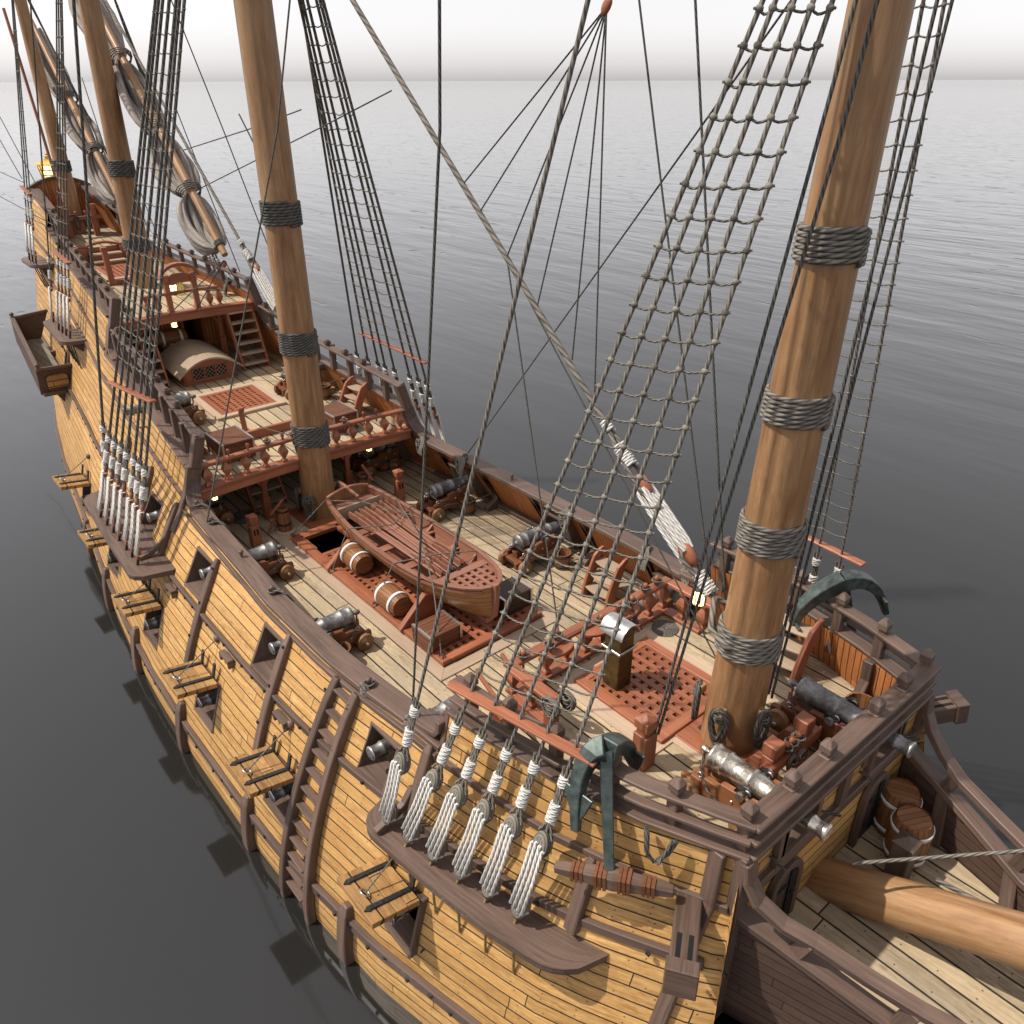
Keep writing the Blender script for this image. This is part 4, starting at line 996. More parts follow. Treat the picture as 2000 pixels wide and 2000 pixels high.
fm = mast('foremast', 'thick honey coloured foremast on the forecastle, nearest the viewer', (0,0,1.25), (.55,0,17.5), .365, .155, ((7.4,7.72),(5.78,6.1),(4.25,4.62),(2.76,3.14)), 1.05)
mm = mast('main_mast', 'tall honey coloured main mast rising through the quarterdeck rail', (-11.3,0,0), (-11.5,0,21), .375, .28, ((6.42,6.86),(3.86,4.32),(1.8,2.27)), 1.15)
mz = mast('mizzen_mast', 'honey coloured mizzen mast on the half deck, behind the belfry', (-21.15,0,hd(-21)), (-20.4,0,16), .33, .2, ((6.6,7.0),(4.62,4.95)))
bo = mast('bonaventure_mast', 'slim honey coloured aftmost mast on the poop deck', (-27.3,0,pd(-27.3)), (-27.55,0,13), .26, .15, ((6.3,6.62),(4.75,4.95)))
for t, x0, z, r, sp in ((fm, 0, 2.0, .37, ((-1.35,'p'),(-2.6,'p'),(-.1,'p'))), (mm, 0, .62, .385, ((-.95,'p'),(1.6,'p'),(-2.2,'p')))):
    for a, _ in sp:
        cx, cy = (r+.02)*math.cos(a), (r+.02)*math.sin(a)
        zz_ = z-t.location.z
        m = MB(); m.box((cx*1.1, cy*1.1, zz_), (.1,.1,.12)); m.build('mast_cleat', M_mast, t, .006)
        h_ = hank(cx*1.2, cy*1.2, zz_+.06, .58, -math.sin(a), math.cos(a), 7, .024, w=.12); h_.parent = t
bs = MB(); bs.tube([(1.1,0,-.2),(4,0,1.35),(9.5,0,4.4)], [.28,.27,.22], 24, us=1); tag(bs.build('bowsprit', M_mast), 'honey coloured bowsprit running out over the beakhead', 'bowsprit')
# ------------------------------------------------------------------ steps and ladders
def steps(label, w=.62, h=.95, lean=.5, n=3, mats=None, group='wooden steps to the bulwark rails'):
    """low side steps: local y points to the bulwark, x is the width"""
    t = thing('side_steps', label, 'steps', group=group)
    for s in (-1,1):
        out = [(-.06,0),(.16,0)]+[(.16+(lean-.16)*q/8, h*.98*(q/8)**.8) for q in range(1,9)]+[(lean-.02,h)]+[(lean-.1-.0*q, h-.02) for q in (0,)]+[(-.06+(lean-.06)*(1-q/8)**1.5*.82, h*(1-q/8)) for q in range(1,8)]
        m = MB(); m.prism(out, .06, Matrix(((0,0,1,s*(w/2-.0)),(1,0,0,0),(0,1,0,0),(0,0,0,1))), 1); m.build('step_cheek', M_red, t, .008)
    for i in range(n):
        z = .22+.24*i; y = .02+.12*i; o_ = [(-w/2+.03, y+.24),(w/2-.03, y+.24)]+[(w/2-.03-(w-.06)*q/8, y-.02-.05*math.sin(PI*q/8)) for q in range(9)]
        m = MB(); m.prism(o_, .035, T(0,0,z)); m.build('step_tread', M_tread, t, .006)
    return t
sp = steps('red side steps with pale treads on the port main deck, aft of the forecastle'); sp.location = (-4.6,2.26,0)
dup(sp, (-.42,1.6,1.25), 0, 'red side steps with pale treads on the port forecastle, nearest the viewer', None, (1.12,1.05,.95))
dup(sp, (-13.0,1.86,qd(-13)), .1, 'red side steps with pale treads on the port quarterdeck beside the rope coil', None, (1,1,.85))
dup(sp, (-13.2,-1.86,qd(-13)), PI, 'red side steps on the starboard quarterdeck, seen behind the rail', None, (1,1,.8))
dup(sp, (-4.6,-2.3,0), PI, 'red side steps on the starboard main deck near the forecastle', None, (.9,1,.8))
def ladder(label, x0, x1, y, w, z0, z1, n=6, name='deck_ladder'):
    t = thing(name, label, 'ladder', (x0, y, z0), group='steep deck ladders'); d = V((x1-x0, 0, z1-z0))
    for s in (-1,1):
        m = MB(); m.sweep([(-.02, s*w/2, 0),(d.x*.5, s*w/2, d.z*.5),(d.x*.92, s*w/2, d.z*.93),(d.x*1.08, s*w/2, d.z*1.0)], .055, .17, wdir=(0,1,0)); m.build('ladder_side', M_red, t, .01)
    for i in range(n):
        f = (i+.6)/(n+.1); m = MB(); m.box((d.x*f, 0, d.z*f), (.27, w-.05,.045), axis=1); m.build('ladder_tread', M_tread, t, .006)
    return t
ladder('steep red ladder on the port side from quarterdeck to half deck', -17.25,-17.95,1.42,.74,qd(-17.25),3.36)
ladder('steep red ladder on the starboard side up to the half deck, behind the main shrouds', -17.25,-17.95,-1.42,.74,qd(-17.25),3.36)
ladder('shaded stairs under the quarterdeck beside the main mast', -12.3,-13.2,-.75,.8,0,1.3,5,'deck_stairs')
# ------------------------------------------------------------------ companion hatch on the quarterdeck
cz = qd(-18)-.02
t = thing('companion_hatch', 'low companion hatch with a curved pale roof and lattice windows on the quarterdeck', 'companion hatch', (-17.0,0,qd(-17.0)), 0); t.rotation_euler = (0,.055,0)
W = .72; L = 1.5; hgt = .3
m = MB()
for s in (-1,1): m.box((-L/2, s*(W-.03), hgt/2), (L,.06,hgt))
m.box((-L,0,.25), (.06,1.3,.5), axis=1); m.build('hatch_side', M_red, t, .008)
f = MB(); ar = [(W*math.sin(a), hgt-.28+.62*math.cos(a)*0+ .0) for a in (0,)]
arc_ = lambda y: .27+.38*(1-(y/.86)**2)
ys_ = [-W+.09*i for i in range(17)]
wins = [(-.46,-.17),(-.14,.14),(.17,.46)]
# front wall with three window openings
ed = sorted(set([-W, W]+[v for w in wins for v in w]))
for a, b in zip(ed[:-1], ed[1:]):
    isw = any(abs(a-w[0]) < 1e-6 for w in wins)
    nseg = 4
    for q in range(nseg):
        ya, yb = lerp(a, b, q/nseg), lerp(a, b, (q+1)/nseg)
        if isw:
            f.face([(0,ya,0),(0,yb,0),(0,yb,.13),(0,ya,.13)], [(ya,0),(yb,0),(yb,.13),(ya,.13)]); f.face([(0,ya,.44),(0,yb,.44),(0,yb,arc_(yb)),(0,ya,arc_(ya))], [(ya,.44),(yb,.44),(yb,.6),(ya,.6)])
        else: f.face([(0,ya,0),(0,yb,0),(0,yb,arc_(yb)),(0,ya,arc_(ya))], [(0,ya),(0,yb),(.5,yb),(.5,ya)])
fr = f.build('hatch_front', M_red, t)
m = MB(); m.face([(-.03,-.6,.02),(-.03,.6,.02),(-.03,.6,.46),(-.03,-.6,.46)]); m.build('hatch_interior_shade', M_dark, t)  # black sheet close behind the lattice, painted shade for the unlit inside
for a, b in wins:
    g = MB()
    for k in range(-3,4):
        for sg in (-1,1):
            y0 = (a+b)/2+k*.11; p0, p1 = [y0-sg*.15,.13],[y0+sg*.15,.44]
            # clip to the opening
            def cl(p, q):
                p = list(p); q = list(q)
                for lim, gt in ((a, True),(b, False)):
                    for u, w in ((p, q),(q, p)):
                        if (u[0] < lim-1e-9) if gt else (u[0] > lim+1e-9):
                            if abs(w[0]-u[0]) < 1e-9: return None
                            tt = (lim-u[0])/(w[0]-u[0])
                            if tt > 1: return None
                            u[1] = lerp(u[1], w[1], tt); u[0] = lim
                return p, q
            r_ = cl(p0, p1)
            if r_ and abs(r_[0][0]-r_[1][0]) > .01: g.bar((.0,*r_[0]), (.0,*r_[1]), .009,.009)
    g.build('window_lattice', M_tread, fr)
    g = MB(); g.box((.012,(a+b)/2,.115), (.03,b-a+.04,.03)); g.box((.012,a-.012,.29), (.03,.024,.32)); g.box((.012,b+.012,.29), (.03,.024,.32)); g.build('window_frame', M_red, fr, .004)
m = MB(); yy = [-.88+.11*i for i in range(17)]
za = lambda y: .27+.40*(1-(y/.88)**2)
for dz, fl in ((.05,0),(.0,1)):
    rows = [[(x, y, za(y)+dz) for y in yy] for x in (.16,-.5,-1.0,-L-.1)]; m.grid(rows, [[p[0] for p in r] for r in rows], [[p[1] for p in r] for r in rows])
for x in (.16,-L-.1):
    rows = [[(x, y, za(y)) for y in yy],[(x, y, za(y)+.05) for y in yy]]; m.grid(rows, [[p[1] for p in r] for r in rows], [[p[2] for p in r] for r in rows])
for s in (0,-1):
    rows = [[(x, yy[s], za(yy[s])) for x in (.16,-L-.1)],[(x, yy[s], za(yy[s])+.05) for x in (.16,-L-.1)]]; m.grid(rows)
m.build('curved_roof', M_tread, t)
# ------------------------------------------------------------------ chests, barrels, buckets
def chest(label, w, d, h, strap=None, group='lidded wooden chests'):
    t = thing('wooden_chest', label, 'chest', group=group)
    m = MB(); m.box((0,0,h*.42), (w,d,h*.84), axis=0); m.build('chest_body', M_chest, t, .01)
    m = MB(); m.box((0,0,h*.92), (w+.03,d+.03,h*.15), axis=0); m.build('chest_lid', M_chest, t, .012)
    for x in (-w*.47,w*.47):
        m = MB(); m.box((x,0,h*1.0), (.045,d+.045,.014)); m.box((x,-d/2-.02,h*.6), (.045,.012,h*.8)); m.box((x,d/2+.02,h*.6), (.045,.012,h*.8)); m.build('chest_strap', strap or M_ring, t)
    m = MB(); m.tube([(w/2+.02,.06*math.cos(a),h*.55-.05*abs(math.sin(a))) for a in [PI*k/8 for k in range(9)]], .012, 6); m.build('chest_handle', M_iron, t)
    return t
c1 = chest('brown chest on the fore starboard corner of the main hatch', .68,.52,.36); c1.location = (-5.47,-.84,.1); c1.rotation_euler = (0,0,PI/2)
c1b = dup(c1, (-5.47,.82,.1), PI/2, 'shade-darkened chest on the port side of the main hatch beside the boat bow', None, (1,1,1.12))
M_chest_shade = planks('shaded_chest_boards', (.085,.05,.036), (.045,.026,.02), .09, .008, 9., .5, .35, .25, (.012,.008,.006), nails=False, knots=False)  # darker copy of the chest boards, shade put into the port chest's colour
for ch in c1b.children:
    if ch.name.startswith(('chest_body','chest_lid')): ch.data = ch.data.copy(); ch.data.materials[0] = M_chest_shade
c2 = chest('wide brown chest with bright straps on the starboard quarterdeck behind the balustrade', .74,.92,.44); c2.location = (-12.6,-1.35,qd(-12.6)); c2.rotation_euler = (0,0,PI/2)
dup(c2, (-12.5,1.3,qd(-12.5)), PI/2, 'brown chest with bright straps on the port quarterdeck, right of the main mast', None, (.9,.9,1))
def barrel(label, r, L, hoops=(.2,.8), group='wooden barrels with white hoops'):
    t = thing('barrel', label, 'barrel', group=group)
    pr = lambda f: r*(.82+.18*math.sin(PI*f)**.8)
    m = MB(); m.lathe([(pr(0),0)]+[(pr(i/10), L*i/10) for i in range(1,10)]+[(pr(1),L)], 24, None, True, 0, False); m.build('barrel_staves', M_barrelw, t)
    for s, z in ((0,.025),(1,L-.025)):
        m = MB(); m.lathe([(pr(0)*.97,z-.006),(pr(0)*.97,z+.006)], 24); m.build('barrel_head', M_barrelw, t)
    for h in hoops:
        m = MB(); m.lathe([(pr(h)+.002,L*h-.03),(pr(h)+.012,L*h-.03),(pr(h)+.012,L*h+.03),(pr(h)+.002,L*h+.03)], 24, caps=False); m.build('barrel_hoop', M_white, t)
    return t
def lay(o, c, L, d=(1,0,0)):
    d = V(d).normalized(); o.rotation_mode = 'QUATERNION'; o.rotation_quaternion = d.to_track_quat('Z','Y'); o.location = V(c)-d*L/2
b1 = barrel('lying barrel with white hoops under the boat, aft by the open hatch', .245,.72); lay(b1, (-8.5,-.68,.35), .72, (.99,-.06,.0))
b2 = dup(b1, (0,0,0), 0, 'lying barrel with white hoops under the boat, forward by the wooden chock'); lay(b2, (-6.8,-.92,.35), .72, (.99,-.02,0))
b3 = dup(b1, (1.79,1.36,.11), 0, 'standing barrel in the beakhead beside the forecastle wall, the one farther aft', None, (1.05,1.05,1)); b3.rotation_mode = 'XYZ'; b3.rotation_euler = (0,0,.4)
b4 = dup(b1, (2.1,1.03,.12), 0, 'standing barrel in the beakhead, the one nearer the viewer beside the timber post', None, (1.05,1.05,1)); b4.rotation_mode = 'XYZ'; b4.rotation_euler = (0,0,1.1)
for i, (x, z) in enumerate(((-18.95,.3),(-19.4,.55))):
    b = dup(b1, (0,0,0), 0, ['lying barrel behind the companion hatch, in front of the other','lying barrel under the half deck, farthest back against the cabin wall'][i], None, (1,1,1.15)); lay(b, (x,.0-.1*i,qd(x)+z), .8, (.1,1,0))
def bucket(label):
    t = thing('bucket', label, 'bucket', group='open wooden buckets')
    m = MB(); m.lathe([(.15,0),(.185,.36)], 20, None, True, 0, False); m.lathe([(.165,.36),(.135,.03)], 20, None, True, 0, False); m.lathe([(.185,.36),(.165,.36)], 20, caps=False); m.lathe([(.001,.03),(.14,.03)], 20, caps=False); m.build('bucket_staves', M_barrelw, t)
    m = MB(); m.lathe([(.186,.29),(.192,.29),(.195,.33),(.187,.33)], 20, caps=False); m.lathe([(.158,.05),(.164,.05),(.168,.09),(.162,.09)], 20, caps=False); m.build('bucket_hoop', M_iron, t)
    m = MB(); m.tube([(.185*math.cos(a),.03+.185*math.sin(a)*.3,.36-.02*math.sin(a)) for a in [PI*k/10 for k in range(11)]], .012, 6); m.build('bucket_handle', M_ropel, t); return t
k0 = bucket('open bucket on the port main deck, beside the aft cannon'); k0.location = (-9.1,2.62,0)
for x, y, z, l in ((-5.95,2.66,0,'open bucket on the port main deck near the side steps'),(-12.4,2.4,0,'bucket in the shade on the port side under the quarterdeck'),(-9.3,-2.44,0,'bucket tucked behind the starboard gunwale by the aft cannon'),(-6.1,-2.42,0,'bucket tucked behind the starboard gunwale level with the chest'),(-14.25,1.9,qd(-14.2),'small bucket on the port quarterdeck right of the main mast'),(.95,1.55,1.25,'wide orange bucket beside the dark cannon on the forecastle')): dup(k0, (x,y,z), random.random()*6, l, None, (1.15,1.15,1) if z == 1.25 else None)
# ------------------------------------------------------------------ bitts, posts, pumps
def bitt(label, x, y, z, h=.78, w=.2, grooves=True):
    t = thing('mooring_bitt', label, 'post', (x,y,z)); m = MB(); m.box((0,0,(h-.24)/2), (w,w,h-.24), axis=2); m.bar((0,0,h-.24), (0,0,h-.16), w*.78, w*.78); m.box((0,0,h-.09), (w,w,.14), axis=2); m.lathe([(w*.7,h-.02),(.001,h+.03)], 4, None, False, PI/4); p = m.build('bitt_post', M_red, t, .012)
    if grooves:
        g = MB()
        for k in (-.035,.035): g.box((w/2+.002,k,h*.5), (.006,.035,.14)); g.box((0,-w/2-.0,h*.5), (.1,.004,.14)) if 0 else None
        g.build('sheave_slot', M_dark, p)
    return t
bitt('red square post on the starboard main deck beside the hatch corner', -10.85,-1.8,0)
bitt('red square post on the port main deck beside the boat stern', -10.72,1.8,0)
kn = bitt('red square post with ropes on the starboard forecastle beside the grating', -.43,-1.2,1.25,.78,.22,False)
t = thing('fore_bitts', 'red two-post rope bitts with a cross beam at the front of the forecastle', 'bitts', (.8,0,1.25))
for s in (-1,1):
    m = MB(); m.box((0, s*.33,.27), (.17,.19,.54), axis=2); m.box((0,s*.33,.64), (.19,.2,.18), axis=2); m.bar((0,s*.33,.5),(0,s*.33,.56),.14,.14); m.build('bitt_post', M_red, t, .012)
    m = MB(); m.prism([(-.1,0),(-.6,0),(-.62,.08),(-.35,.16),(-.2,.42),(-.09,.44)], .12, T(0, s*.33, 0) @ RX(PI/2)); m.build('bitt_knee', M_red, t, .01)
m = MB(); m.box((.06,0,.42), (.14,1.15,.14)); m.build('cross_beam', M_red, t, .012)
pin(t, .06,-.02,.5); pin(t, .06,.13,.5); pin(t,.06,-.14,.5)
hh = hank(.16,.05,.48,.34,0,1,6,.018,mat=M_ropel); hh.parent = t; hh = hank(.16,-.1,.48,.28,0,1,5,.018,mat=M_ropel); hh.parent = t
# poop bitts around the aftmost mast
t = thing('poop_bitts', 'red rope bitts with hanging ropes on the poop deck before the aftmost mast', 'bitts', (-26.6,0,pd(-26.6)))
for s in (-1,1):
    m = MB(); m.box((0,s*.42,.42), (.16,.18,.84), axis=2); m.box((0,s*.42,.92), (.17,.2,.18), axis=2); m.build('bitt_post', M_red, t, .01)
m = MB(); m.box((.05,0,.6), (.12,1.3,.12)); m.build('cross_beam', M_red, t, .01)
for y in (-.14,.16): pin(t,.1,y,.68,False); hh = hank(.14,y,.68,.5,0,1,4); hh.parent = t
# deck pump casing with silver cap on the forecastle (galley flue)
t = thing('galley_flue', 'tall tarnished brass flue with a curved silver cap on the forecastle grating', 'flue', (-1.68,-.36,1.25))
m = MB(); m.box((0,0,.46), (.29,.29,.92), axis=2); m.build('flue_shaft', M_oldb, t, .012)
m = MB(); rows = []
for x in (-.21,.21): rows.append([(x,.19*math.sin(a)/1, .97+.19*math.cos(a)) for a in [-PI/2+PI*k/10 for k in range(11)]])
rows2 = [[(x*.96, y*.93, (z-.97)*.93+.965) for x, y, z in r] for r in rows]
m.grid(rows); m.grid(rows2); 
for a, b in zip(rows, rows2): m.grid([a, b])
m.build('flue_cap', M_tin, t)
m = MB(); m.box((0,0,.99), (.26,.26,.16)); m.build('flue_neck', M_oldb, t)
m = MB(); m.tube([(.165,-.165,.72),(.165,.165,.72),(-.165,.165,.72),(-.165,-.165,.72)], .02, 8, closed=True, us=1, sm=False); m.build('flue_band', M_tin, t)
# tub pumps with their levers
def pump(label, x, y, s):
    t = thing('deck_pump', label, 'pump', (x,y,0)); m = MB(); m.lathe([(.16,0),(.135,.58)], 16, None, True, 0, False); m.lathe([(.105,.58),(.11,.4)], 16, caps=False); m.lathe([(.135,.58),(.105,.58)], 16, caps=False); m.lathe([(.12,.42),(.001,.42)], 16, caps=False); m.build('pump_barrel', M_barrelw, t)
    m = MB()
    for z, r in ((.18,.153),(.5,.142)): m.lathe([(r-.004,z),(r+.006,z),(r+.004,z+.05),(r-.004,z+.05)], 16, caps=False)
    m.build('pump_hoop', M_iron, t)
    m = MB(); m.bar((-.05,-.28,.46), (.06,.02,.8), .06,.05); m.build('pump_lever', M_red, t, .008)
    m = MB(); m.bar((-.08,-.16,.35), (-.05,-.38,.05), .05,.05); m.bar((-.1,-.1,.1),(-.06,-.2,.56),.06,.07); m.build('pump_bracket', M_red, t, .008)
    m = MB(); m.lathe([(.23,0),(.23,.03),(.001,.032)], 20); m.build('pump_foot', M_pale, t); return t
pump('wooden bucket pump with a lever beside the starboard pillar', -11.1,-1.0,1); p2 = pump('wooden bucket pump with a lever beside the port pillar', -11.45,1.25,1); p2.rotation_euler = (0,0,2.2)
# red post, partition and short stair on the quarterdeck aft of the balustrade
t = thing('quarterdeck_capstan_partition', 'low red coaming around the stair opening on the quarterdeck', 'coaming', (-13.05,0,qd(-13.05)))
m = MB(); m.box((0,.15,.1), (.1,1.9,.2)); m.build('coaming_board', M_red, t, .01)
m = MB(); m.bar((-.45,-.62,0), (-.28,-.72,.62), .11,.11); m.box((-.27,-.72,.66),(.13,.13,.1)); m.build('leaning_post', M_red, t, .01)
m = MB(); m.tube([(-.27,-.72,.55),(.3,-.45,.3),(1.2,-.15,.3)], .012, 6); m.build('slack_line', M_ropel, t)
t = thing('half_deck_capstan_post', 'red square post leaning on the half deck beside the grating', 'post', (-21.7,-.72,hd(-21.7))); m = MB(); m.bar((0,0,0),(-.12,0,.95),.15,.15); m.box((-.13,0,1.0),(.17,.17,.1)); m.build('post_shaft', M_red, t, .01)
m = MB(); m.bar((0,.1,.05),(.1,1.3,.05),.1,.14); m.build('post_sill', M_red, t, .01)
# windlass handspikes showing under the aft edge of the forecastle
t = thing('windlass', 'red windlass with handspikes under the aft edge of the forecastle', 'windlass', (-2.75,-1.3,.75))
m = MB(); m.lathe([(.16,-.5),(.2,-.4),(.16,-.2),(.16,.2),(.2,.4),(.16,.5)], 8, T(.1,0,0) @ RX(PI/2), False); m.build('windlass_barrel', M_red, t)
for y, z, dx in ((.22,.2,-.75),(-.25,.1,-.8)): m = MB(); m.bar((0,y,0),(dx,y+.1,z+.1),.06,.06); m.build('handspike', M_red, t, .006)
# ------------------------------------------------------------------ rowing boat on its chocks
t = thing('rowing_boat', 'wooden rowing boat stowed on chocks over the main hatch, full of oars', 'rowing boat', (-7.42,.03,.12))
BX = [-2.5,-2.2,-1.5,-.6,.4,1.2,1.8,2.2,2.42,2.52]; BWd = [.5,.58,.68,.73,.73,.68,.56,.38,.2,.03]
bwid = lambda x: interp(x, BX, BWd)
brim = lambda x: .84+.10*max(0,-x/2.5)**2+.2*max(0, x/2.5)**2
bkeel = lambda x: .24+.12*max(0,(x-1.6)/.9)**2+.06*max(0,(-x-1.8)/.7)
def bsec(x, off=0.0, n=7):
    P = []
    for i in range(n+1):
        f = i/n; P.append((bwid(x)*(math.sin(f*PI/2)**.75)-off*f, lerp(bkeel(x)+off, brim(x), f**1.7)))
    return P
X = [-2.5,-2.2,-1.8,-1.3,-.8,-.3,.2,.7,1.2,1.6,1.9,2.15,2.3,2.42,2.5]
for nm, off, mat in (('boat_hull', 0, M_boat), ('boat_lining', .035, M_boatin)):
    m = MB()
    for s in (-1,1):
        rows = [[(x, s*max(0, y), z) for y, z in bsec(x, off)] for x in X]; us = [[p[0] for p in r] for r in rows]; vs = [[.13*i+.02 for i in range(8)] for r in rows]; m.grid(rows, us, vs)
    if off == 0:
        pr = bsec(-2.5); m.face([(-2.5,-y,z) for y, z in pr[::-1]]+[(-2.5,y,z) for y, z in pr[1:]]+[(-2.5,.25,1.05),(-2.5,-.25,1.05)])
    m.build(nm, mat, t)
for s in (-1,1):
    m = MB(); m.sweep([(x, s*(bwid(x)+.0), brim(x)+.01) for x in X], .085, .05, wdir=[V((0,1,0)) if x < 1.6 else V((.6 if x < 2.2 else 1.2, s*1.0,0)) for x in X]); m.build('gunwale', M_boatin, t, .008)
    m = MB(); m.sweep([(x, s*(bwid(x)+.012), brim(x)-.07) for x in X[:-1]], .03, .06, wdir=(0,1,0)); m.build('rubbing_strake', M_boatin, t)
m = MB(); m.sweep([(2.3,0,.2),(2.5,0,.45),(2.55,0,.8),(2.54,0,1.1)], .09,.09, wdir=(0,1,0)); m.sweep([(2.3,0,.2),(1.5,0,.2),(-2.5,0,.22)], .08,.09, wdir=(0,1,0)); m.build('stem_and_keel', M_boatin, t, .006)
m = MB(); m.sweep([(-2.5, y, .97+.1*(1-(y/.5)**2)) for y in [-.5+.1*i for i in range(11)]], .07,.06, wdir=(1,0,0)); m.build('transom_rail', M_boatin, t, .006)
m = MB(); m.box((-2.05,0,.74), (.04,1.02,.3), axis=1); m.build('stern_panel', M_tread, t)
m = MB(); m.box((-2.28,0,.8), (.42,.95,.03), axis=1); m.build('stern_seat', M_boatin, t)
for x in (-1.2,-.35,.5,1.15):
    m = MB(); m.box((x,0,.68), (.2,2*bwid(x)-.06,.04), axis=1); m.build('thwart', M_boatin, t, .005)
    for s in (-1,1): m = MB(); m.prism([(0,.66),(.0,.82),(.2,.66)], .05, Matrix(((0,0,1,x),(-s,0,0,s*(bwid(x)-.04)),(0,1,0,0),(0,0,0,1)))); m.build('thwart_knee', M_boatin, t)
m = MB(); m.box((1.55,0,.86), (.17,1.14,.05), axis=1); m.build('bow_thwart', M_boatin, t, .006)
m = MB(); m.lathe([(.055,.89),(.055,.895)], 12, T(1.44,0,0)); m.build('mast_hole', M_dark, t)
g = MB()
for i in range(5): x = 1.74+.155*i; w = bwid(x)-.05; g.box((x,0,.85), (.07,2*w,.035), axis=1)
for i in range(-3,4): y = .155*i; xe_ = max([x for x in [1.65+.02*k for k in range(45)] if bwid(x)-.04 > abs(y)] or [1.7]); g.box(((1.64+xe_)/2, y,.858), (xe_-1.64,.07,.035), axis=0)
g.build('bow_grating', M_boatin, t)
m = MB(); m.bar((-2.75,-.05,1.12), (-2.05,.0,1.02), .05,.06); m.bar((-2.62,0,.3), (-2.68,0,1.1), .06,.2,(1,0,0)); m.build('tiller', M_boatin, t, .008)
def oar(x0, y0, z0, x1, y1, z1, flip):
    a, b = V((x0,y0,z0)), V((x1,y1,z1)); m = MB(); d = b-a
    m.tube([a, a+d*.08, a+d*.1, a+d*.7], [.022,.022,.032,.026], 8, us=1)
    M = along(a, b) ; L = d.length
    m.prism([(-.03,.68*L),(-.05,.74*L),(-.075,.8*L),(-.075,.985*L),(-.03,L),(.03,L),(.075,.985*L),(.075,.8*L),(.05,.74*L),(.03,.68*L)], .028, M @ RX(PI/2) @ RZ(0) if 0 else M @ Matrix(((0,0,1,0),(1,0,0,0),(0,1,0,0),(0,0,0,1))), 1)
    o = m.build('oar', M_boatin); return tag(o, None, 'oar', 'oars laid lengthwise in the rowing boat')
oy = [-.40,-.27,-.15,-.02,.11,.23,.35,.46]
for i, y in enumerate(oy):
    o = oar(1.3-.1*random.random(), y*.7, .76+.02*(i%2), -1.95+.18*random.random(), y*1.02+.03, .79+.03*((i+1)%2), 0); o.location = (-7.42,.03,.12)
    o['label'] = 'long red-brown oar lying lengthwise inside the rowing boat'
for i, y in enumerate((-.33,-.09,.05,.3,.41)):
    o = oar(-1.9, y, .75, 1.25, y*.7, .72, 1); o.location = (-7.42,.03,.17+.01*i); o['label'] = 'long red-brown oar lying lengthwise inside the rowing boat'
for i, (x, h) in enumerate(((-8.87,.6),(-6.17,.66))):
    m = MB()
    out = [(-1.2,.09),(1.2,.09),(1.2,.13),(.62,h),(.45,h-.1),(.2,.22),(-.2,.22),(-.45,h-.1),(-.62,h),(-1.2,.13)]
    m.prism(out, .12, Matrix(((0,0,1,x),(1,0,0,0),(0,1,0,0),(0,0,0,1)))); tag(m.build('boat_chock', M_red, None, .01), ['red wedge-shaped chock under the boat, aft beside the open hatch','red wedge-shaped chock under the boat, forward beside the chest'][i], 'chock')
for i, (pts, l) in enumerate((
    ([(-10.52,-1.1,.16),(-9.9,-.53,1.07),(-9.3,.0,1.1),(-7.7,.74,1.03),(-6.7,.78,1.0),(-5.2,1.1,.2)], 'thin lashing from the aft starboard hatch corner across the boat'),
    ([(-8.72,-1.12,.16),(-8.6,-.74,1.02),(-8.1,0,1.05),(-8.6,.78,1.02)], 'thin lashing line across the boat by the aft barrel'),
    ([(-7.12,-1.12,.16),(-6.9,-.76,1.02),(-6.6,0,1.05),(-6.2,.77,1.02)], 'thin lashing line across the boat by the forward barrel'),
    ([(-5.02,-1.08,.16),(-5.75,-.68,1.05),(-7.3,.1,1.1),(-9.1,.7,1.05)], 'thin lashing line from the fore starboard hatch corner across the boat'))):
    m = MB(); m.tube(pts, .013, 5); tag(m.build('boat_lashing', M_ropel), l, 'rope')
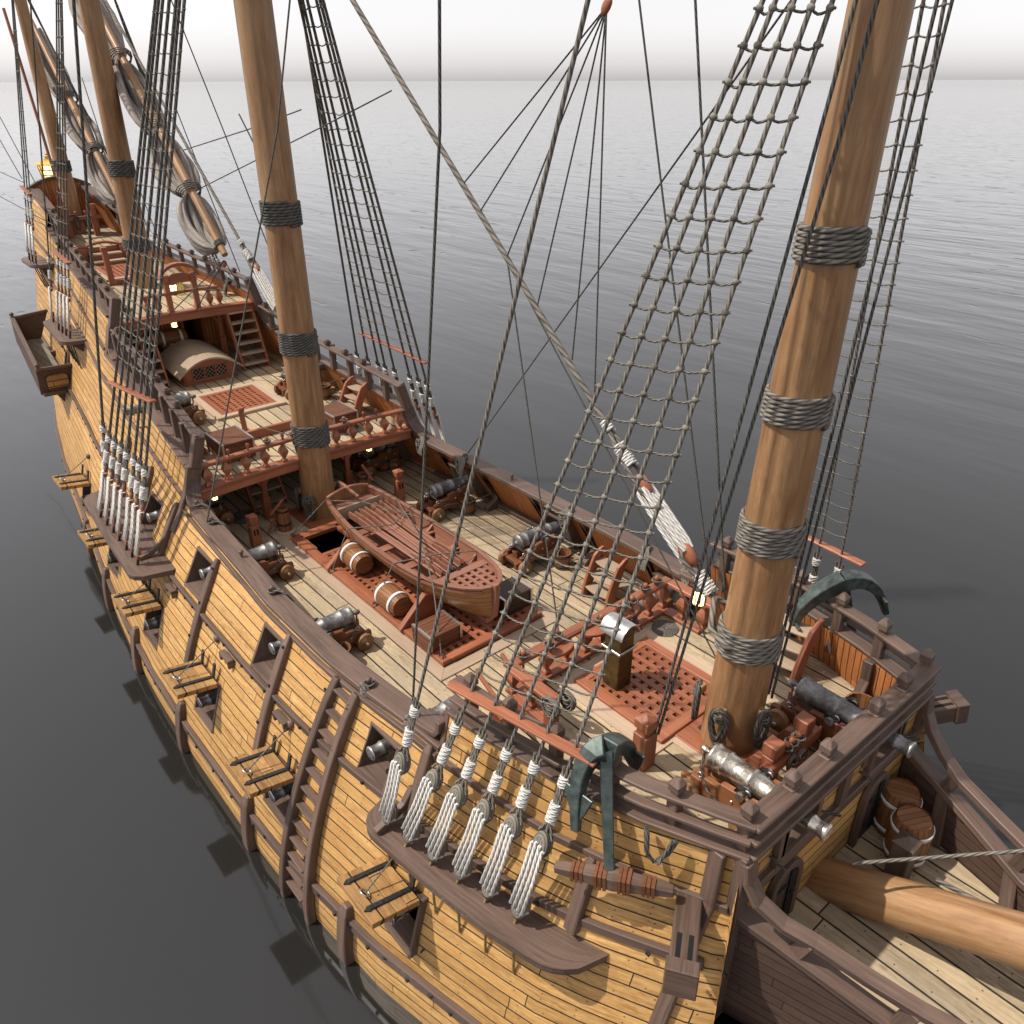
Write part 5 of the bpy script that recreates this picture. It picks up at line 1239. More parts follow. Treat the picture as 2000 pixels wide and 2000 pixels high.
# ------------------------------------------------------------------ anchors
def anchor(label, C0, fl1, fl2, sh, stock_a, stock_b):
    """crown C0, two fluke tips, shank foot, stock ends: all world points"""
    t = thing('anchor', label, 'anchor', C0, group='iron bower anchors'); Cc = V((0,0,0)); s1, s2, sh_, sa, sb = [V(q)-V(C0) for q in (fl1, fl2, sh, stock_a, stock_b)]
    m = MB(); m.tube([Cc, Cc.lerp(sh_,.5), sh_], [.1,.085,.075], 4, us=1, sm=False); m.build('anchor_shank', M_anchor, t, .01)
    ax = (s1-s2).normalized(); dn = sh_.normalized()
    for s_, nm in ((s1, 0), (s2, 1)):
        mid = (s_-dn*s_.dot(dn))*.95; P = []
        for i in range(9):
            f = i/8; P.append((1-f)**2*Cc+2*f*(1-f)*mid+f*f*s_)
        pl = (s1-Cc).cross(s2-Cc).normalized()
        m = MB(); m.sweep(P, [lerp(.25,.1,i/8) for i in range(9)], [lerp(.24,.08,i/8) for i in range(9)], wdir=pl); m.build('anchor_arm', M_anchor, t, .012)
        tg = (P[-1]-P[-3]).normalized(); q = P[-3]; nrm = pl.cross(tg).normalized()
        f = MB(); M = Matrix((pl, tg, nrm)).transposed().to_4x4(); M.translation = q
        f.prism([(-.23,-.06),(.23,-.06),(.13,.14),(0,.34),(-.13,.14)], .035, M, 1); f.build('anchor_fluke', M_anchor, t, .008)
    m = MB(); a, b = sa, sb; n = 10
    m.sweep([a.lerp(b, i/n) for i in range(n+1)], [lerp(.1,.19,1-abs(2*i/n-1)) for i in range(n+1)], [lerp(.1,.19,1-abs(2*i/n-1)) for i in range(n+1)], up=(0,0,1)); st_ = m.build('anchor_stock', M_brown, t, .012)
    for f in (.2,.4,.6,.8):
        k = MB(); d = (b-a).normalized()
        for j in (-.05,0,.05): c = a.lerp(b, f)+d*j; r = lerp(.062,.112,1-abs(2*f-1)); M = along(c-d*.02, c+d*.02); k.lathe([(r*1.38,0),(r*1.38,.035)], 4, M, False, PI/4)
        k.build('stock_band', M_carr, st_)
    m = MB(); m.tube([sh_+dn*.1+V((.1*math.cos(a),0,.1*math.sin(a))) for a in [2*PI*k/16 for k in range(16)]], .022, 8, closed=True, us=1); m.build('anchor_ring', M_iron, t)
    return t
anchor('iron anchor hooked over the starboard forecastle rail with a wooden stock below', (.03,-2.45,2.63), (.06,-2.88,1.75), (.02,-1.98,2.15), (.47,-2.76,1.4), (.0,-3.12,1.32), (1.08,-2.42,1.4))
anchor('iron anchor hooked over the port forecastle rail above the sea', (-.08,2.5,2.62), (-.42,2.05,1.62), (.35,3.15,2.0), (.1,3.0,1.3), (-.5,3.3,1.3), (.7,2.8,1.3))
m = MB(); m.tube([(.62,-2.4,1.95),(.7,-2.46,1.7),(.8,-2.45,1.62),(.9,-2.36,1.75),(.95,-2.3,1.95)], .026, 6); m.tube([(.66,-2.42,1.95),(.74,-2.48,1.66),(.86,-2.45,1.64),(.93,-2.34,1.95)], .022, 6); tag(m.build('anchor_lashing', M_rope), 'loose loop of grey rope hanging outside the forecastle rail beside the anchor', 'rope')
# ------------------------------------------------------------------ lanterns
def lantern(label, loc, r, h, gl, hexa=8, hang=None, big=False):
    t = thing('lantern', label, 'lantern', loc, group='lit ship lanterns'); fr = M_brass if big else M_iron
    m = MB(); r0 = r*(.72 if big else .92); m.lathe([(r0,0),(r,h)], hexa, None, False, 0, False); m.build('lantern_glass', gl, t)
    m = MB()
    for k in range(hexa):
        a = 2*PI*k/hexa; m.bar((r0*1.02*math.cos(a), r0*1.02*math.sin(a), -.01), (r*1.02*math.cos(a), r*1.02*math.sin(a), h+.01), r*.14, r*.14, (math.cos(a), math.sin(a), 0))
    for f in ([.25,.5,.75] if big else [.36,.68]):
        q = lerp(r0, r, f)*1.01; m.tube([(q*math.cos(a), q*math.sin(a), h*f) for a in [2*PI*k/hexa for k in range(hexa)]], r*.05, 4, closed=True, us=1, sm=False)
    if big:
        for k in range(hexa*2):
            a = 2*PI*(k+.5)/(hexa*2); q0, q1 = r0*.985, r*.985; m.bar((q0*math.cos(a), q0*math.sin(a), 0),(q1*math.cos(a), q1*math.sin(a), h), r*.05, r*.05)
    m.build('lantern_frame', fr, t)
    m = MB(); m.lathe([(r0*.5,-.06*h),(r0*1.12,-.03*h),(r0*1.12,.02*h)], hexa, None, False); m.build('lantern_base', fr, t)
    m = MB()
    if big: m.lathe([(r*1.08,h),(r*1.35,h*1.0),(r*1.3,h*1.06),(r*.85,h*1.2),(r*.45,h*1.3),(r*.22,h*1.34),(r*.22,h*1.44),(r*.3,h*1.46),(r*.1,h*1.52),(r*.14,h*1.57),(.001,h*1.62)], hexa, None, False)
    else: m.lathe([(r*1.15,h*.99),(r*1.15,h*1.04),(r*.5,h*1.17),(r*.25,h*1.18),(r*.25,h*1.28),(.001,h*1.3)], hexa, None, False)
    m.build('lantern_roof', fr, t)
    if hang: m = MB(); m.tube([(0,0,h*1.28),(0,0,h*1.28+hang)], .012, 5); m.build('lantern_hook', M_iron, t)
    return t
lantern('small lit lantern hanging from the main stay beside the foremast', (-.72,0,3.02), .085,.22, M_glow2, 8, .18)
lantern('small lit lantern under the starboard end of the quarterdeck beam', (-11.75,-2.2,.93), .07,.15, M_glow2, 6, .1)
lantern('small lit lantern under the port end of the quarterdeck beam', (-11.75,1.66,.98), .07,.15, M_glow2, 6, .1)
lantern('small lit lantern under the half deck above the barrels', (-18.3,-.27,3.0), .075,.17, M_glow2, 6, .1)
lantern('lit brass lamp standing on the half deck behind the belfry', (-19.8,.35,hd(-19.8)+.02), .12,.26, M_glow2, 6)
lantern('large gilded stern lantern standing behind the taffrail', (-29.1,.0,5.75), .36,.62, M_glow, 6, None, True)
m = MB(); m.bar((-28.4,0,5.5),(-29.1,0,5.7),.12,.1); m.tube([(-28.9,0,4.9),(-29.1,0,5.7)],.04,8,us=1); tag(m.build('lantern_bracket', M_brass), 'brass bracket holding the large stern lantern', 'bracket')
# ------------------------------------------------------------------ rope coils and hanks on rails
coil(-2.12,1.24,1.25,.22,'flat grey rope coil on the port forecastle inside the balustrade corner', 9)
coil(-13.75,2.0,qd(-13.75),.2,'flat grey rope coil on the port quarterdeck beside the steps', 8)
coil(-12.3,-1.45,.0,.34,'flat dark rope coil in the shade under the quarterdeck', 10, .02, M_rope)
coil(-19.0,-1.2,hd(-19),.2,'flat dark rope coil on the starboard half deck', 8, .02, M_rope)
def railpin(x, s, zf, off, label, lng=True, hk=True):
    t = thing('rail_pin', label, 'rope pin', (x, s*(Yh(x, zf)-off), zf)); m = MB(); m.lathe([(.026,-.02),(.024,.04),(.034,.07),(.045,.1),(.04,.13),(.001,.145)], 10); m.build('pin_head', M_brown, t)
    if hk:
        h_ = hank(0, s*(off+.04), .06, .52 if lng else .22, 1, 0, 8, .02, mat=M_ropel, parent=t, w=.1) if lng else None
        m = MB()
        for k in range(4): m.tube([(.05*math.cos(a)*(1+.2*k), .05*math.sin(a)*(1+.2*k), .012+.014*k) for a in [2*PI*q/10 for q in range(11)]], .014, 5)
        if not lng:
            for k in range(6): m.tube([(.025*k-.08, s*.02, .05+.012*(k%3)),(.03*k-.05, -s*.08,.05),(.06+.03*k,-s*.18,-.02),(.1+.02*k,-s*.24,-.16),(.1+.02*k,-s*.25,-.3)], .018, 5)
        m.build('belayed_rope', M_ropel, t)
    return t
for x, l, lng in ((-11.0,'aftmost pin on the starboard gunwale, by the quarterdeck post',False),(-10.15,'pin on the starboard gunwale beside the shaded post',False),(-8.62,'bare pin on the starboard gunwale above the riders',None),(-7.2,'pin with rope on the starboard gunwale behind the middle cannon',False),(-4.02,'pin with a long rope hank on the starboard gunwale above the boarding ladder',True),(-3.02,'pin with a long rope hank on the starboard gunwale just aft of the forecastle rail',True)):
    railpin(x,-1,gz(x),.05 if lng else .12,l,bool(lng),lng is not None)
for x, l, lng in ((-10.9,'aftmost pin with rope on the port gunwale below the quarterdeck rail',True),(-9.4,'pin with rope hank on the port gunwale behind the aft cannon',True),(-7.9,'bare pin on the port gunwale amidships',None),(-6.05,'pin with rope hank on the port gunwale above the bucket',True),(-4.0,'pin with rope on the port gunwale above the side steps',False),(-3.0,'pin with rope on the port gunwale next to the forecastle rail',False)):
    t = railpin(x,1,gz(x),.2 if lng else .12,l,False,lng is not None)
    if lng: h_ = hank(0,-.2,.04,.36,1,0,6,.017,mat=M_ropel,parent=t)
for x, l in ((-15.4,'pin with hanging rope on the port quarterdeck cap rail'),(-19.0,'pin with hanging rope on the port half deck cap rail')):
    zf = qcap(x) if x > -17 else hcap(x); t = railpin(x,1,zf+.03,.14,l,False,True); h_ = hank(0,-.14,.04,.34,1,0,5,.017,parent=t)
m = MB(); m.box((1.6*0+2.05,.98,.42), (.24,.26,.74), axis=2); m.lathe([(.19,.79),(.001,.87)], 4, T(2.05,.98,0), False, PI/4); o = m.build('timber_post', M_brown, None, .012); o.location = (.15,-.32,0); tag(o, 'dark square timber post with rope in the beakhead beside the barrels', 'post')
m = MB(); m.tube([(2.62+.0,.62,.55),(3.3,.75,.55),(4.4,1.0,.75),(6,1.6,1.3)], .03, 6); tag(m.build('beakhead_rope', M_ropel), 'pale rope leading forward from the timber post in the beakhead', 'rope')
# ------------------------------------------------------------------ shrouds with deadeyes, lanyards and ratlines
def deadeye(M, r, thick, mat, parent):
    m = MB(); m.lathe([(r*.6,-thick*.5),(r*.94,-thick*.42),(r*1.0,-thick*.15),(r*.9,0),(r*1.0,thick*.15),(r*.94,thick*.42),(r*.6,thick*.5)], 14, M @ Matrix.Diagonal((.78,1.3,1,1)), True)
    return m.build('deadeye', mat, parent)
def shroud(t, D, Tp, style, s):
    D, Tp = V(D), V(Tp); d = (Tp-D).normalized(); L = (Tp-D).length; fore = style == 'fore'
    gap, r, rr = {'fore': (.92,.145,.0215), 'main': (.95,.085,.03), 'miz': (.85,.075,.02)}[style]
    side = V((1,0,0)); side = (side-d*side.dot(d)).normalized(); nrm = d.cross(side)
    U = D+d*gap
    m = MB(); m.tube([U+d*r*.8, Tp], rr, 8)
    for k in (-1,1): m.tube([U+d*r*.9+side*r*.7*k, U+d*(r+.14)+side*rr*1.4*k, U+d*(r+.64)+side*rr*1.6*k, U+d*(r+.9)+side*rr*2.6*k], rr*.85, 6)
    sh = m.build('shroud', M_ropel if fore else M_rope, t)
    mat = M_deye if fore else M_red
    for c, f in ((U,1.),(D,.95)):
        M = Matrix((side, d, nrm)).transposed().to_4x4(); M.translation = c
        de = deadeye(M @ (Matrix.Identity(4) if fore else Matrix.Diagonal((.8,1.35,1,1))), r*f, r*.95, mat, sh)
    m = MB()
    ks = (-1,-.35,.35,1)
    out = nrm*s*(r*.5+.015) if fore else nrm*s*r*.7
    for k in ks:
        a_, b_ = D+side*r*.68*k+out*.6-d*r*.15, U+side*r*.6*k+out*.6+d*r*(.25 if abs(k) < .5 else -.05)
        m.tube([a_-out*.9, a_+out*.35+d*r*.1, a_.lerp(b_,.5)+out*.1, b_+out*.35-d*r*.1, b_-out*.9], .022 if fore else .026, 6)
    m.build('lanyard', M_ropew, sh)
    for a, l, q in ((r+.17,.26,1.0),(r+.66,.13,.95)):
        m = MB(); n_ = max(5, int(l/.03))
        P = [U+d*(a+l*i/(n_*10))+(side*math.cos(2*PI*i/10)*1.25+nrm*math.sin(2*PI*i/10))*rr*2.1*q for i in range(n_*10+1)]
        m.tube(P, .019, 5)
        m.tube([U+d*a, U+d*(a+l)], rr*1.9*q, 8)
        m.build('seizing', M_ropew, sh)
    foot = V((D.x, s*(Yh(D.x, D.z-1.1)+.03), D.z-1.15)) if not fore or True else D
    edge = D-d*(r*1.1)
    m = MB(); m.bar(D-d*r*.8, edge-d*.18, .05,.03, side); m.tube([edge-d*.15, foot], .018, 6); m.build('chain_plate', M_chain if fore else M_iron, sh)
    return sh
def ratline(t, lines, zs, sag=.03, r=.011):
    for z in zs:
        P = []
        for D, Tp in lines:
            D, Tp = V(D), V(Tp); f = (z-D.z)/(Tp.z-D.z)
            P.append(D+(Tp-D)*f)
        m = MB(); path = []; 
        for a, b in zip(P[:-1], P[1:]):
            n = 5; sg = sag*(.6+.8*random.random())
            for i in range(n): f = i/n; q = a.lerp(b, f); path.append(q-V((0,0,sg*4*f*(1-f)))+V((0,0,.008*(random.random()-.5))))
        path.append(P[-1]); e = (P[-1]-P[-2]).normalized()*.05; path.append(P[-1]+e); path.insert(0, P[0]-e)
        m.tube(path, r, 5)
        for q in P: m.lathe([(.001,-r*2.6),(r*2.2,-r*1.8),(r*2.9,0),(r*2.2,r*1.8),(.001,r*2.6)], 7, Matrix.Translation(q) @ RY(PI/2))
        m.build('ratline', M_rat, t)
def sheerpole(t, lines, z0, z1, s, e=(.2,.2)):
    P = []
    for i, (D, Tp) in enumerate(lines):
        z = lerp(z0, z1, i/(len(lines)-1)); D, Tp = V(D), V(Tp); P.append(D+(Tp-D)*((z-D.z)/(Tp.z-D.z)))
    a, b = P[0], P[-1]; d = (b-a).normalized(); o = V((0, s*.04, 0))
    m = MB(); m.bar(a-d*e[0]+o, b+d*e[1]+o, .14,.045); m.build('sheer_pole', M_red, t, .01)
def extend(P, Tp, z): P, Tp = V(P), V(Tp); f = (z-P.z)/(Tp.z-P.z); return tuple(P+(Tp-P)*f)
M_deye = rope('rope_covered_deadeye', (.27,.245,.21), (.10,.09,.075), strands=0., pitch=22., bump=.7)
M_chain = metal('brassy_chain_plate', (.35,.27,.12), .5, .7, .4, 20.)
FD = [(-2.07,3.66,.42),(-1.64,3.58,.42),(-1.22,3.48,.42),(-.8,3.38,.42),(-.37,3.28,.42)]; FT = [(.2,.3,11.5),(.2,.3,11.4),(.2,.3,11.1),(.2,.3,10.7),(.2,.3,10.2)]
def shroudset(label, Ds, Ts, style, s, name, z0, dz, n, pole, group, sag=.03, r=.011):
    t = thing(name, label, 'rigging', group=group); L = [((a,s*b,c),(x,s*y,z)) for (a,b,c),(x,y,z) in zip(Ds, Ts)]
    for D, Tp in L: shroud(t, D, Tp, style, s)
    ratline(t, L, [z0+dz*i for i in range(n)], sag, r); sheerpole(t, L, pole[0], pole[1], s, pole[2] if len(pole) > 2 else (.2,.2)); return t
G = 'sets of shrouds with rope ratlines'
shroudset('starboard fore shrouds with rope ladder rungs, big grey deadeyes and white lanyards', FD, FT, 'fore', -1, 'fore_shrouds', 2.95, .258, 27, (2.64,2.56,(.28,.3)), G, .03,.0125)
FP = [(-2.1,3.4,2.1),(-1.72,3.4,2.1),(-1.34,3.4,2.1),(-.96,3.4,2.1),(-.58,3.4,2.1)]; FPT = [(.35,.3,19.4)]*5
shroudset('port fore shrouds with rope ladder rungs seen right of the foremast', [extend(a, b, .42) for a, b in zip(FP, FPT)], FPT, 'fore', 1, 'fore_shrouds', 2.85, .258, 28, (2.6,2.5,(.2,.35)), G, .03,.0105)
t = thing('fore_backstay', 'single thick starboard shroud aft of the fore shrouds, with its grey deadeyes', 'rigging', group='single backstays with deadeyes'); shroud(t, (-2.5,-3.72,.42), (.2,-.3,18.1), 'fore', -1)
MP = [(-13.61,3.48,2.38),(-13.2,3.49,2.36),(-12.83,3.5,2.3),(-12.45,3.51,2.26),(-12.02,3.53,2.18),(-11.7,3.54,2.14),(-11.36,3.55,2.12)]; MT = [(-11.1,.3,14.6),(-11.1,.3,14.6),(-11.1,.3,14.5),(-11.1,.3,14.2),(-11.1,.3,13.9),(-11.1,.3,13.8),(-11.1,.3,13.6)]
MD = [extend(a, b, .42) for a, b in zip(MP, MT)]
shroudset('starboard main shrouds with rope ladder rungs and a red board above white lanyards', MD, MT, 'main', -1, 'main_shrouds', 3.95, .3, 22, (3.35,3.55), G, .05,.012)
PP = [(-14.59,3.44,2.53),(-14.15,3.5,2.35),(-13.77,3.48,2.38),(-13.34,3.52,2.23),(-12.63,3.54,2.15),(-12.22,3.51,2.27),(-11.85,3.48,2.37)]; PT = [(-11.1,.3,14.4),(-11.1,.3,13.2),(-11.1,.3,13.4),(-11.1,.3,13.6),(-11.1,.3,14.1),(-11.1,.3,14.1),(-11.1,.3,14.1)]
shroudset('port main shrouds with rope ladder rungs against the sea, red board at their foot', [extend(a, b, .42) for a, b in zip(PP, PT)], PT, 'main', 1, 'main_shrouds', 3.25, .3, 26, (2.95,2.85), G, .05,.0125)
t = thing('main_backstay', 'single starboard shroud aft of the main shrouds, with white lanyard', 'rigging', group='single backstays with deadeyes'); shroud(t, extend((-14.15,-3.47,2.43),(-11.1,-.3,26.6),.42), (-11.1,-.3,26.6), 'main', -1)
t = thing('main_backstay', 'single port shroud aft of the port main shrouds', 'rigging', group='single backstays with deadeyes'); shroud(t, extend((-15.19,3.48,2.38),(-11.1,.3,17),.42), (-11.1,.3,17), 'main', 1)
ZP = [(-21.5,1.95,4.86),(-21.2,1.95,4.83),(-20.9,1.95,4.79),(-20.6,1.95,4.76)]; ZT = [(-20.7,.2,12.99),(-20.7,.2,12.85),(-20.7,.2,12.7),(-20.7,.2,12.65)]
for s, w in ((-1,'starboard mizzen shrouds with rope rungs and white lanyards beside the half deck'),(1,'port mizzen shrouds with rope rungs behind the furled sail')):
    shroudset(w, [extend(a, b, 2.85) for a, b in zip(ZP, ZT)], ZT, 'miz', s, 'mizzen_shrouds', 5.2, .36, 18, (4.72,4.62), G, .02,.010)
BP = [(-26.55,1.4,6.03),(-26.25,1.4,6.0),(-25.95,1.4,5.96)]; BT = [(-27.5,.15,11.5),(-27.5,.15,11.4),(-27.5,.15,11.3)]
for s, w in ((-1,'starboard shrouds of the aftmost mast with short rungs and white lanyards'),(1,'port shrouds of the aftmost mast')):
    shroudset(w, [extend(a, b, 4.1) for a, b in zip(BP, BT)], BT, 'miz', s, 'aftmost_shrouds', 6.3, .36, 12, (5.95,5.85), G, .02,.010)
t = thing('mizzen_backstay', 'single starboard backstay of the mizzen mast with its white lanyard', 'rigging', group='single backstays with deadeyes'); shroud(t, extend((-22.6,-2.0,4.6),(-20.7,-.2,17),2.75), (-20.7,-.2,17), 'miz', -1)
# ------------------------------------------------------------------ stays with their blocks
def block(parent, c, d, L, w, mat=None):
    d = V(d).normalized(); M = along(V(c)-d*L/2, V(c)+d*L/2); m = MB(); m.lathe([(.001,0),(w*.55,L*.06),(w*.9,L*.25),(w,L*.5),(w*.9,L*.75),(w*.55,L*.94),(.001,L)], 14, M @ Matrix.Diagonal((.6,1,1,1))); return m.build('block', mat or M_red, parent)
def wrap(m, a, b, r, rr=.02, n=10):
    a, b = V(a), V(b); d = (b-a).normalized(); x = d.orthogonal().normalized(); y = d.cross(x); L = (b-a).length; k = max(3, int(L/(rr*1.7)))
    m.tube([a+d*(L*i/(k*n))+(x*math.cos(2*PI*i/n)+y*math.sin(2*PI*i/n))*r for i in range(k*n+1)], rr, 5)
def stay(label, top, b1, b2, foot, r, bl, sc=1.0):
    t = thing('stay', label, 'rigging', group='thick stays between the masts'); top, b1, b2, foot = V(top), V(b1), V(b2), V(foot); d = (b1-top).normalized()
    e1 = b1-d*bl*.5; m = MB(); m.tube([top, e1-d*.75*sc], r, 10); m.build('stay_rope', M_ropel, t)
    for k in (-1,1): m = MB(); m.tube([e1-d*.8*sc, e1-d*.5*sc+V((0,k*r*1.2,0)), e1+d*bl*.3+V((0,k*bl*.28,0)), e1+d*bl*.9+V((0,k*bl*.1,0))], r*.8, 8); m.build('stay_strop', M_ropel, t)
    for k in (-1,1): m = MB(); m.tube([foot, b2+d*bl*.9+V((0,k*r*1.4,0)), b2+V((0,k*bl*.34,0)), b2-d*bl*.35], r*.8, 8); m.build('stay_strop', M_ropel, t)
    for p0, p1, rr_ in ((e1-d*.82*sc, e1-d*.66*sc, r*1.5),(e1-d*.45*sc, e1-d*.12*sc, r*2.1),(b2+d*bl*.75, b2+d*(bl*.75+.3*sc), r*2.0),(foot-d*.2, foot-d*.08, r*1.9)):
        m = MB(); wrap(m, p0, p1, rr_); m.build('seizing', M_ropew, t)
    block(t, b1, d, bl, bl*.36); block(t, b2, d, bl, bl*.36)
    m = MB()
    for i in range(5):
        k = (i-2)/2*bl*.26
        for q in (-1,1): m.tube([b1+d*bl*.1*q+V((.03*q,k*.8,.06*q)), b1+d*bl*.5+V((.04*q,k,.05*q)), b2-d*bl*.5+V((.04*q,k,.05*q)), b2-d*bl*.1*q+V((.03*q,k*.8,.06*q))], .026*sc, 6)
    m.build('stay_lanyard', M_ropew, t); return t
stay('thick pale main stay running down to the foremast with white lanyard between red blocks', (-11.0,0,12.65), (-1.78,0,4.28), (-.98,0,3.62), (-.5,0,3.22), .04,.36)
m = MB(); m.tube([(-.5,0,3.22),(-.3,.3,3.0),(.0,.4,2.95),(.3,.25,2.95),(.3,-.25,2.95),(0,-.4,2.95),(-.3,-.3,3.0),(-.5,0,3.22)], .04, 8); tag(m.build('stay_collar', M_ropel), 'thick grey rope collar of the main stay around the foremast', 'rope')
stay('thick pale mizzen stay running down behind the main mast with red blocks', (-20.4,0,11.4), (-12.95,0,5.3), (-12.1,0,4.6), (-11.75,0,4.3), .034,.32,.8)
def line(label, pts, r=.012, mat=None, name='rope', group=None):
    m = MB(); m.tube(pts, r, 6); return tag(m.build(name, mat or M_rope), label, 'rope', group)
t = thing('crowfoot', 'fan of six thin lines spreading down to the main stay like a crowfoot', 'rigging'); 
for x, z in ((-5.45,7.62),(-5.09,7.28),(-4.5,6.77),(-3.86,6.22),(-3.16,5.63),(-2.72,5.25)):
    m = MB(); m.tube([(-2.82,0,9.59),(x,0,z)], .011, 5); m.build('crowfoot_line', M_rope, t)
m = MB(); m.tube([(-2.82,0,9.59),(-.2,0,12.5)], .016, 5); m.build('crowfoot_whip', M_rope, t)
block(t, (-2.82,0,9.6), (-2,0,-2.9), .2, .06)
line('thin vertical line from the starboard gunwale pin just aft of the forecastle', [(-3.02,-2.95,1.3),(-2.6,-2.4,8.5),(-2.5,-2.2,14)], .016)
line('thin dark line crossing in front of the main mast from a starboard pin', [(-10.15,-2.95,1.3),(-10.2,-.42,8.14),(-10.25,.9,13)], .016)
line('thin vertical line from the port half deck rail against the sea', [(-15.5,2.2,2.5),(-15.4,.76,7.9),(-15.4,-.1,11)], .013)
line('thin line beside the foremast dropping to the forecastle deck', [(-.42,.6,1.6),(-.76,.6,2.96),(-1.87,.6,8.41),(-2.6,.6,12)], .016)
line('thin line from the foremast foot hank rising aft over the balustrade', [(-.42,.18,2.2),(-2.37,.4,8.4),(-3.2,.45,11.2)], .013)
line('thin line from the foremast foot hank slanting aft to the main stay', [(-.42,.15,2.2),(-4.4,.0,6.65)], .011)
line('left one of two dark halyards rising from the red forecastle post', [(-.35,-1.13,1.75),(.3,-.5,9.14),(.6,-.2,13)], .02)
line('right one of two dark halyards rising from the red forecastle post', [(-.33,-1.08,1.75),(.35,-.4,8.52),(.7,-.05,13)], .02)
line('long thin diagonal line from the port gunwale up to the foremast head', [(-9.4,2.85,1.3),(.19,0,10.44)], .012)
line('dark doubled rope rising right of the foremast, first strand', [(.2,.45,1.9),(.3,.8,8.12),(.35,1.0,12)], .02)
line('dark doubled rope rising right of the foremast, second strand', [(.28,.4,1.9),(.42,.8,8.12),(.5,1.0,12)], .018)
line('thin line dropping from the main stay to the forecastle balustrade', [(-4.5,0,6.77),(-2.48,-.75,1.9)], .012)
for i, (a, b) in enumerate((((-28.96,-1.3,7.2),(-27.19,-1.3,6.16)),((-29.09,-1.0,7.51),(-26.9,-1.0,6.0)),((-30.44,-1.3,6.13),(-27.06,-1.3,6.05)),((-31.69,-1.3,5.22),(-24.54,-1.3,5.04)))):
    a, b = V(a), V(b); line(['steeper thin line at the far left dropping to the stern shrouds','thin line at the far left dropping to the taffrail','nearly level thin line at the left edge reaching the stern shrouds','lowest thin line at the left edge reaching the poop rail'][i], [a+(a-b)*1.5, b], .014)
line('upper thin brace slanting behind the mizzen sail to the main mast', [(-21.5,1,6.9),(-19.25,1,7.25),(-14.64,1,7.95),(-12,1,8.4)], .013)
line('lower thin brace slanting behind the mizzen sail to the main mast', [(-18.95,1.2,6.31),(-11.68,1.2,8.08),(-9,1.2,8.75)], .013)
line('dark line left of the main mast head dropping behind the pole', [(-13.6,.4,8.3),(-12.0,.6,6.2)], .015)
for i, (a, b) in enumerate((((-24.3,.4,9.0),(-22.9,.5,4.7)),((-23.2,.5,8.9),(-21.9,1.0,4.2)),((-19.2,.6,8.6),(-18.9,1.5,3.9)),((-18.6,.9,8.4),(-18.2,1.75,4.2)))):
    line(['left thin line dropping between the two aft masts','right thin line dropping between the two aft masts','thin line dropping right of the mizzen mast to the half deck','thin line dropping to the port half deck rail'][i], [a, b], .013)
m = MB(); m.tube([(-29.9,0,11.0),(-28.94,0,7.48),(-28.55,0,5.7)], .05, 8, us=1); tag(m.build('flagstaff', M_red), 'slim red staff rising over the taffrail beside the stern lantern', 'staff')
line('pale rope crossing low over the beakhead at the right', [(2.05,-.5,1.2),(3.4,.55,1.85),(5.0,1.8,2.6)], .022, M_ropel)
# ------------------------------------------------------------------ lateen yards with furled sails
def yard(label, foot, tip, r, gaskets, n=9, amp=.27, side=1):
    t = thing('lateen_yard', label, 'yard', foot, group='slanting yards with furled sails'); a = V((0,0,0)); b = V(tip)-V(foot); d = b.normalized()
    m = MB(); m.tube([a, a+d*.25, a+b*.5, b], [r*.8, r*.9, r*1.1, r*.7], 14, us=1); m.build('yard_pole', M_mast, t)
    for q0, q1 in ((.28,.42),(2.1,2.3)): m = MB(); wrap(m, d*q0, d*q1, r*1.08, .02); m.build('yard_lashing', M_rope, t)
    down = (V((-.55,0,-1))-d*V((-.55,0,-1)).dot(d)).normalized(); lat = d.cross(down); L = b.length
    G = [.35]+gaskets+[L]
    for k in range(n):
        ph = random.random()*6; off = lerp(-1,1,k/(n-1)); P = []; R = []; far = .35+.65*random.random()
        for g0, g1 in zip(G[:-1], G[1:]):
            for i in range(10):
                f = i/10; u = lerp(g0, g1, f); bul = math.sin(PI*f)**.6 if g0 > .4 else math.sin(PI*min(1, f*1.0+.0))**.5
                w = .12+amp*bul*(.8+.2*math.sin(ph+u)); dep = .08+w*(1.15-.7*abs(off)**1.5)*far+.05*math.sin(2.3*u+ph)*bul
                P.append(d*u+down*dep*1.25+lat*off*w*.8); R.append(.04+.062*bul*(.75+.25*math.sin(2*u+ph*2)))
        m = MB(); m.tube(P, R, 9, us=1); m.build('furled_sail', M_sail, t)
    m = MB()
    for g in gaskets:
        for j in range(4):
            u = g+(j-1.5)*.055; m.tube([d*u+down*(.14+.30*math.cos(q))*.9+lat*.24*math.sin(q)*(1+.12*j) for q in [2*PI*i/12 for i in range(12)]], .016, 5, closed=True)
    m.build('gasket', M_ropel, t); return t
yd = yard('slanting mizzen yard with its grey furled sail bound in gaskets, right of the mizzen mast', (-16.12,.6,5.1), (-23.2,.6,11.5), .1, [2.1,4.15,6.6], 14,.5)
yd2 = yard('slanting yard of the aftmost mast with its grey furled sail bound in gaskets', (-23.75,.6,5.5), (-29.5,.6,10.8), .1, [2.3,4.4], 12,.4)
t = thing('yard_tackle', 'white rope tackle with red blocks at the foot of the aftmost yard', 'rigging'); 
block(t, (-23.3,.75,5.0), (1,.5,-1.2), .25,.08); block(t, (-22.4,1.1,4.3), (1,.4,-.8), .25,.08)
m = MB()
for k in range(4): m.tube([(-23.7,.62+.05*k,5.5),(-23.2,.8+.05*k,4.95),(-22.4,1.05+.05*k,4.35)], .03, 6)
m.build('tackle_rope', M_ropew, t)
t = thing('sheet_lines', 'two thin dark lines from the foot of the mizzen yard to the half deck beam', 'rigging')
block(t, (-16.3,.62,4.85), (0,-.3,-1), .18,.06)
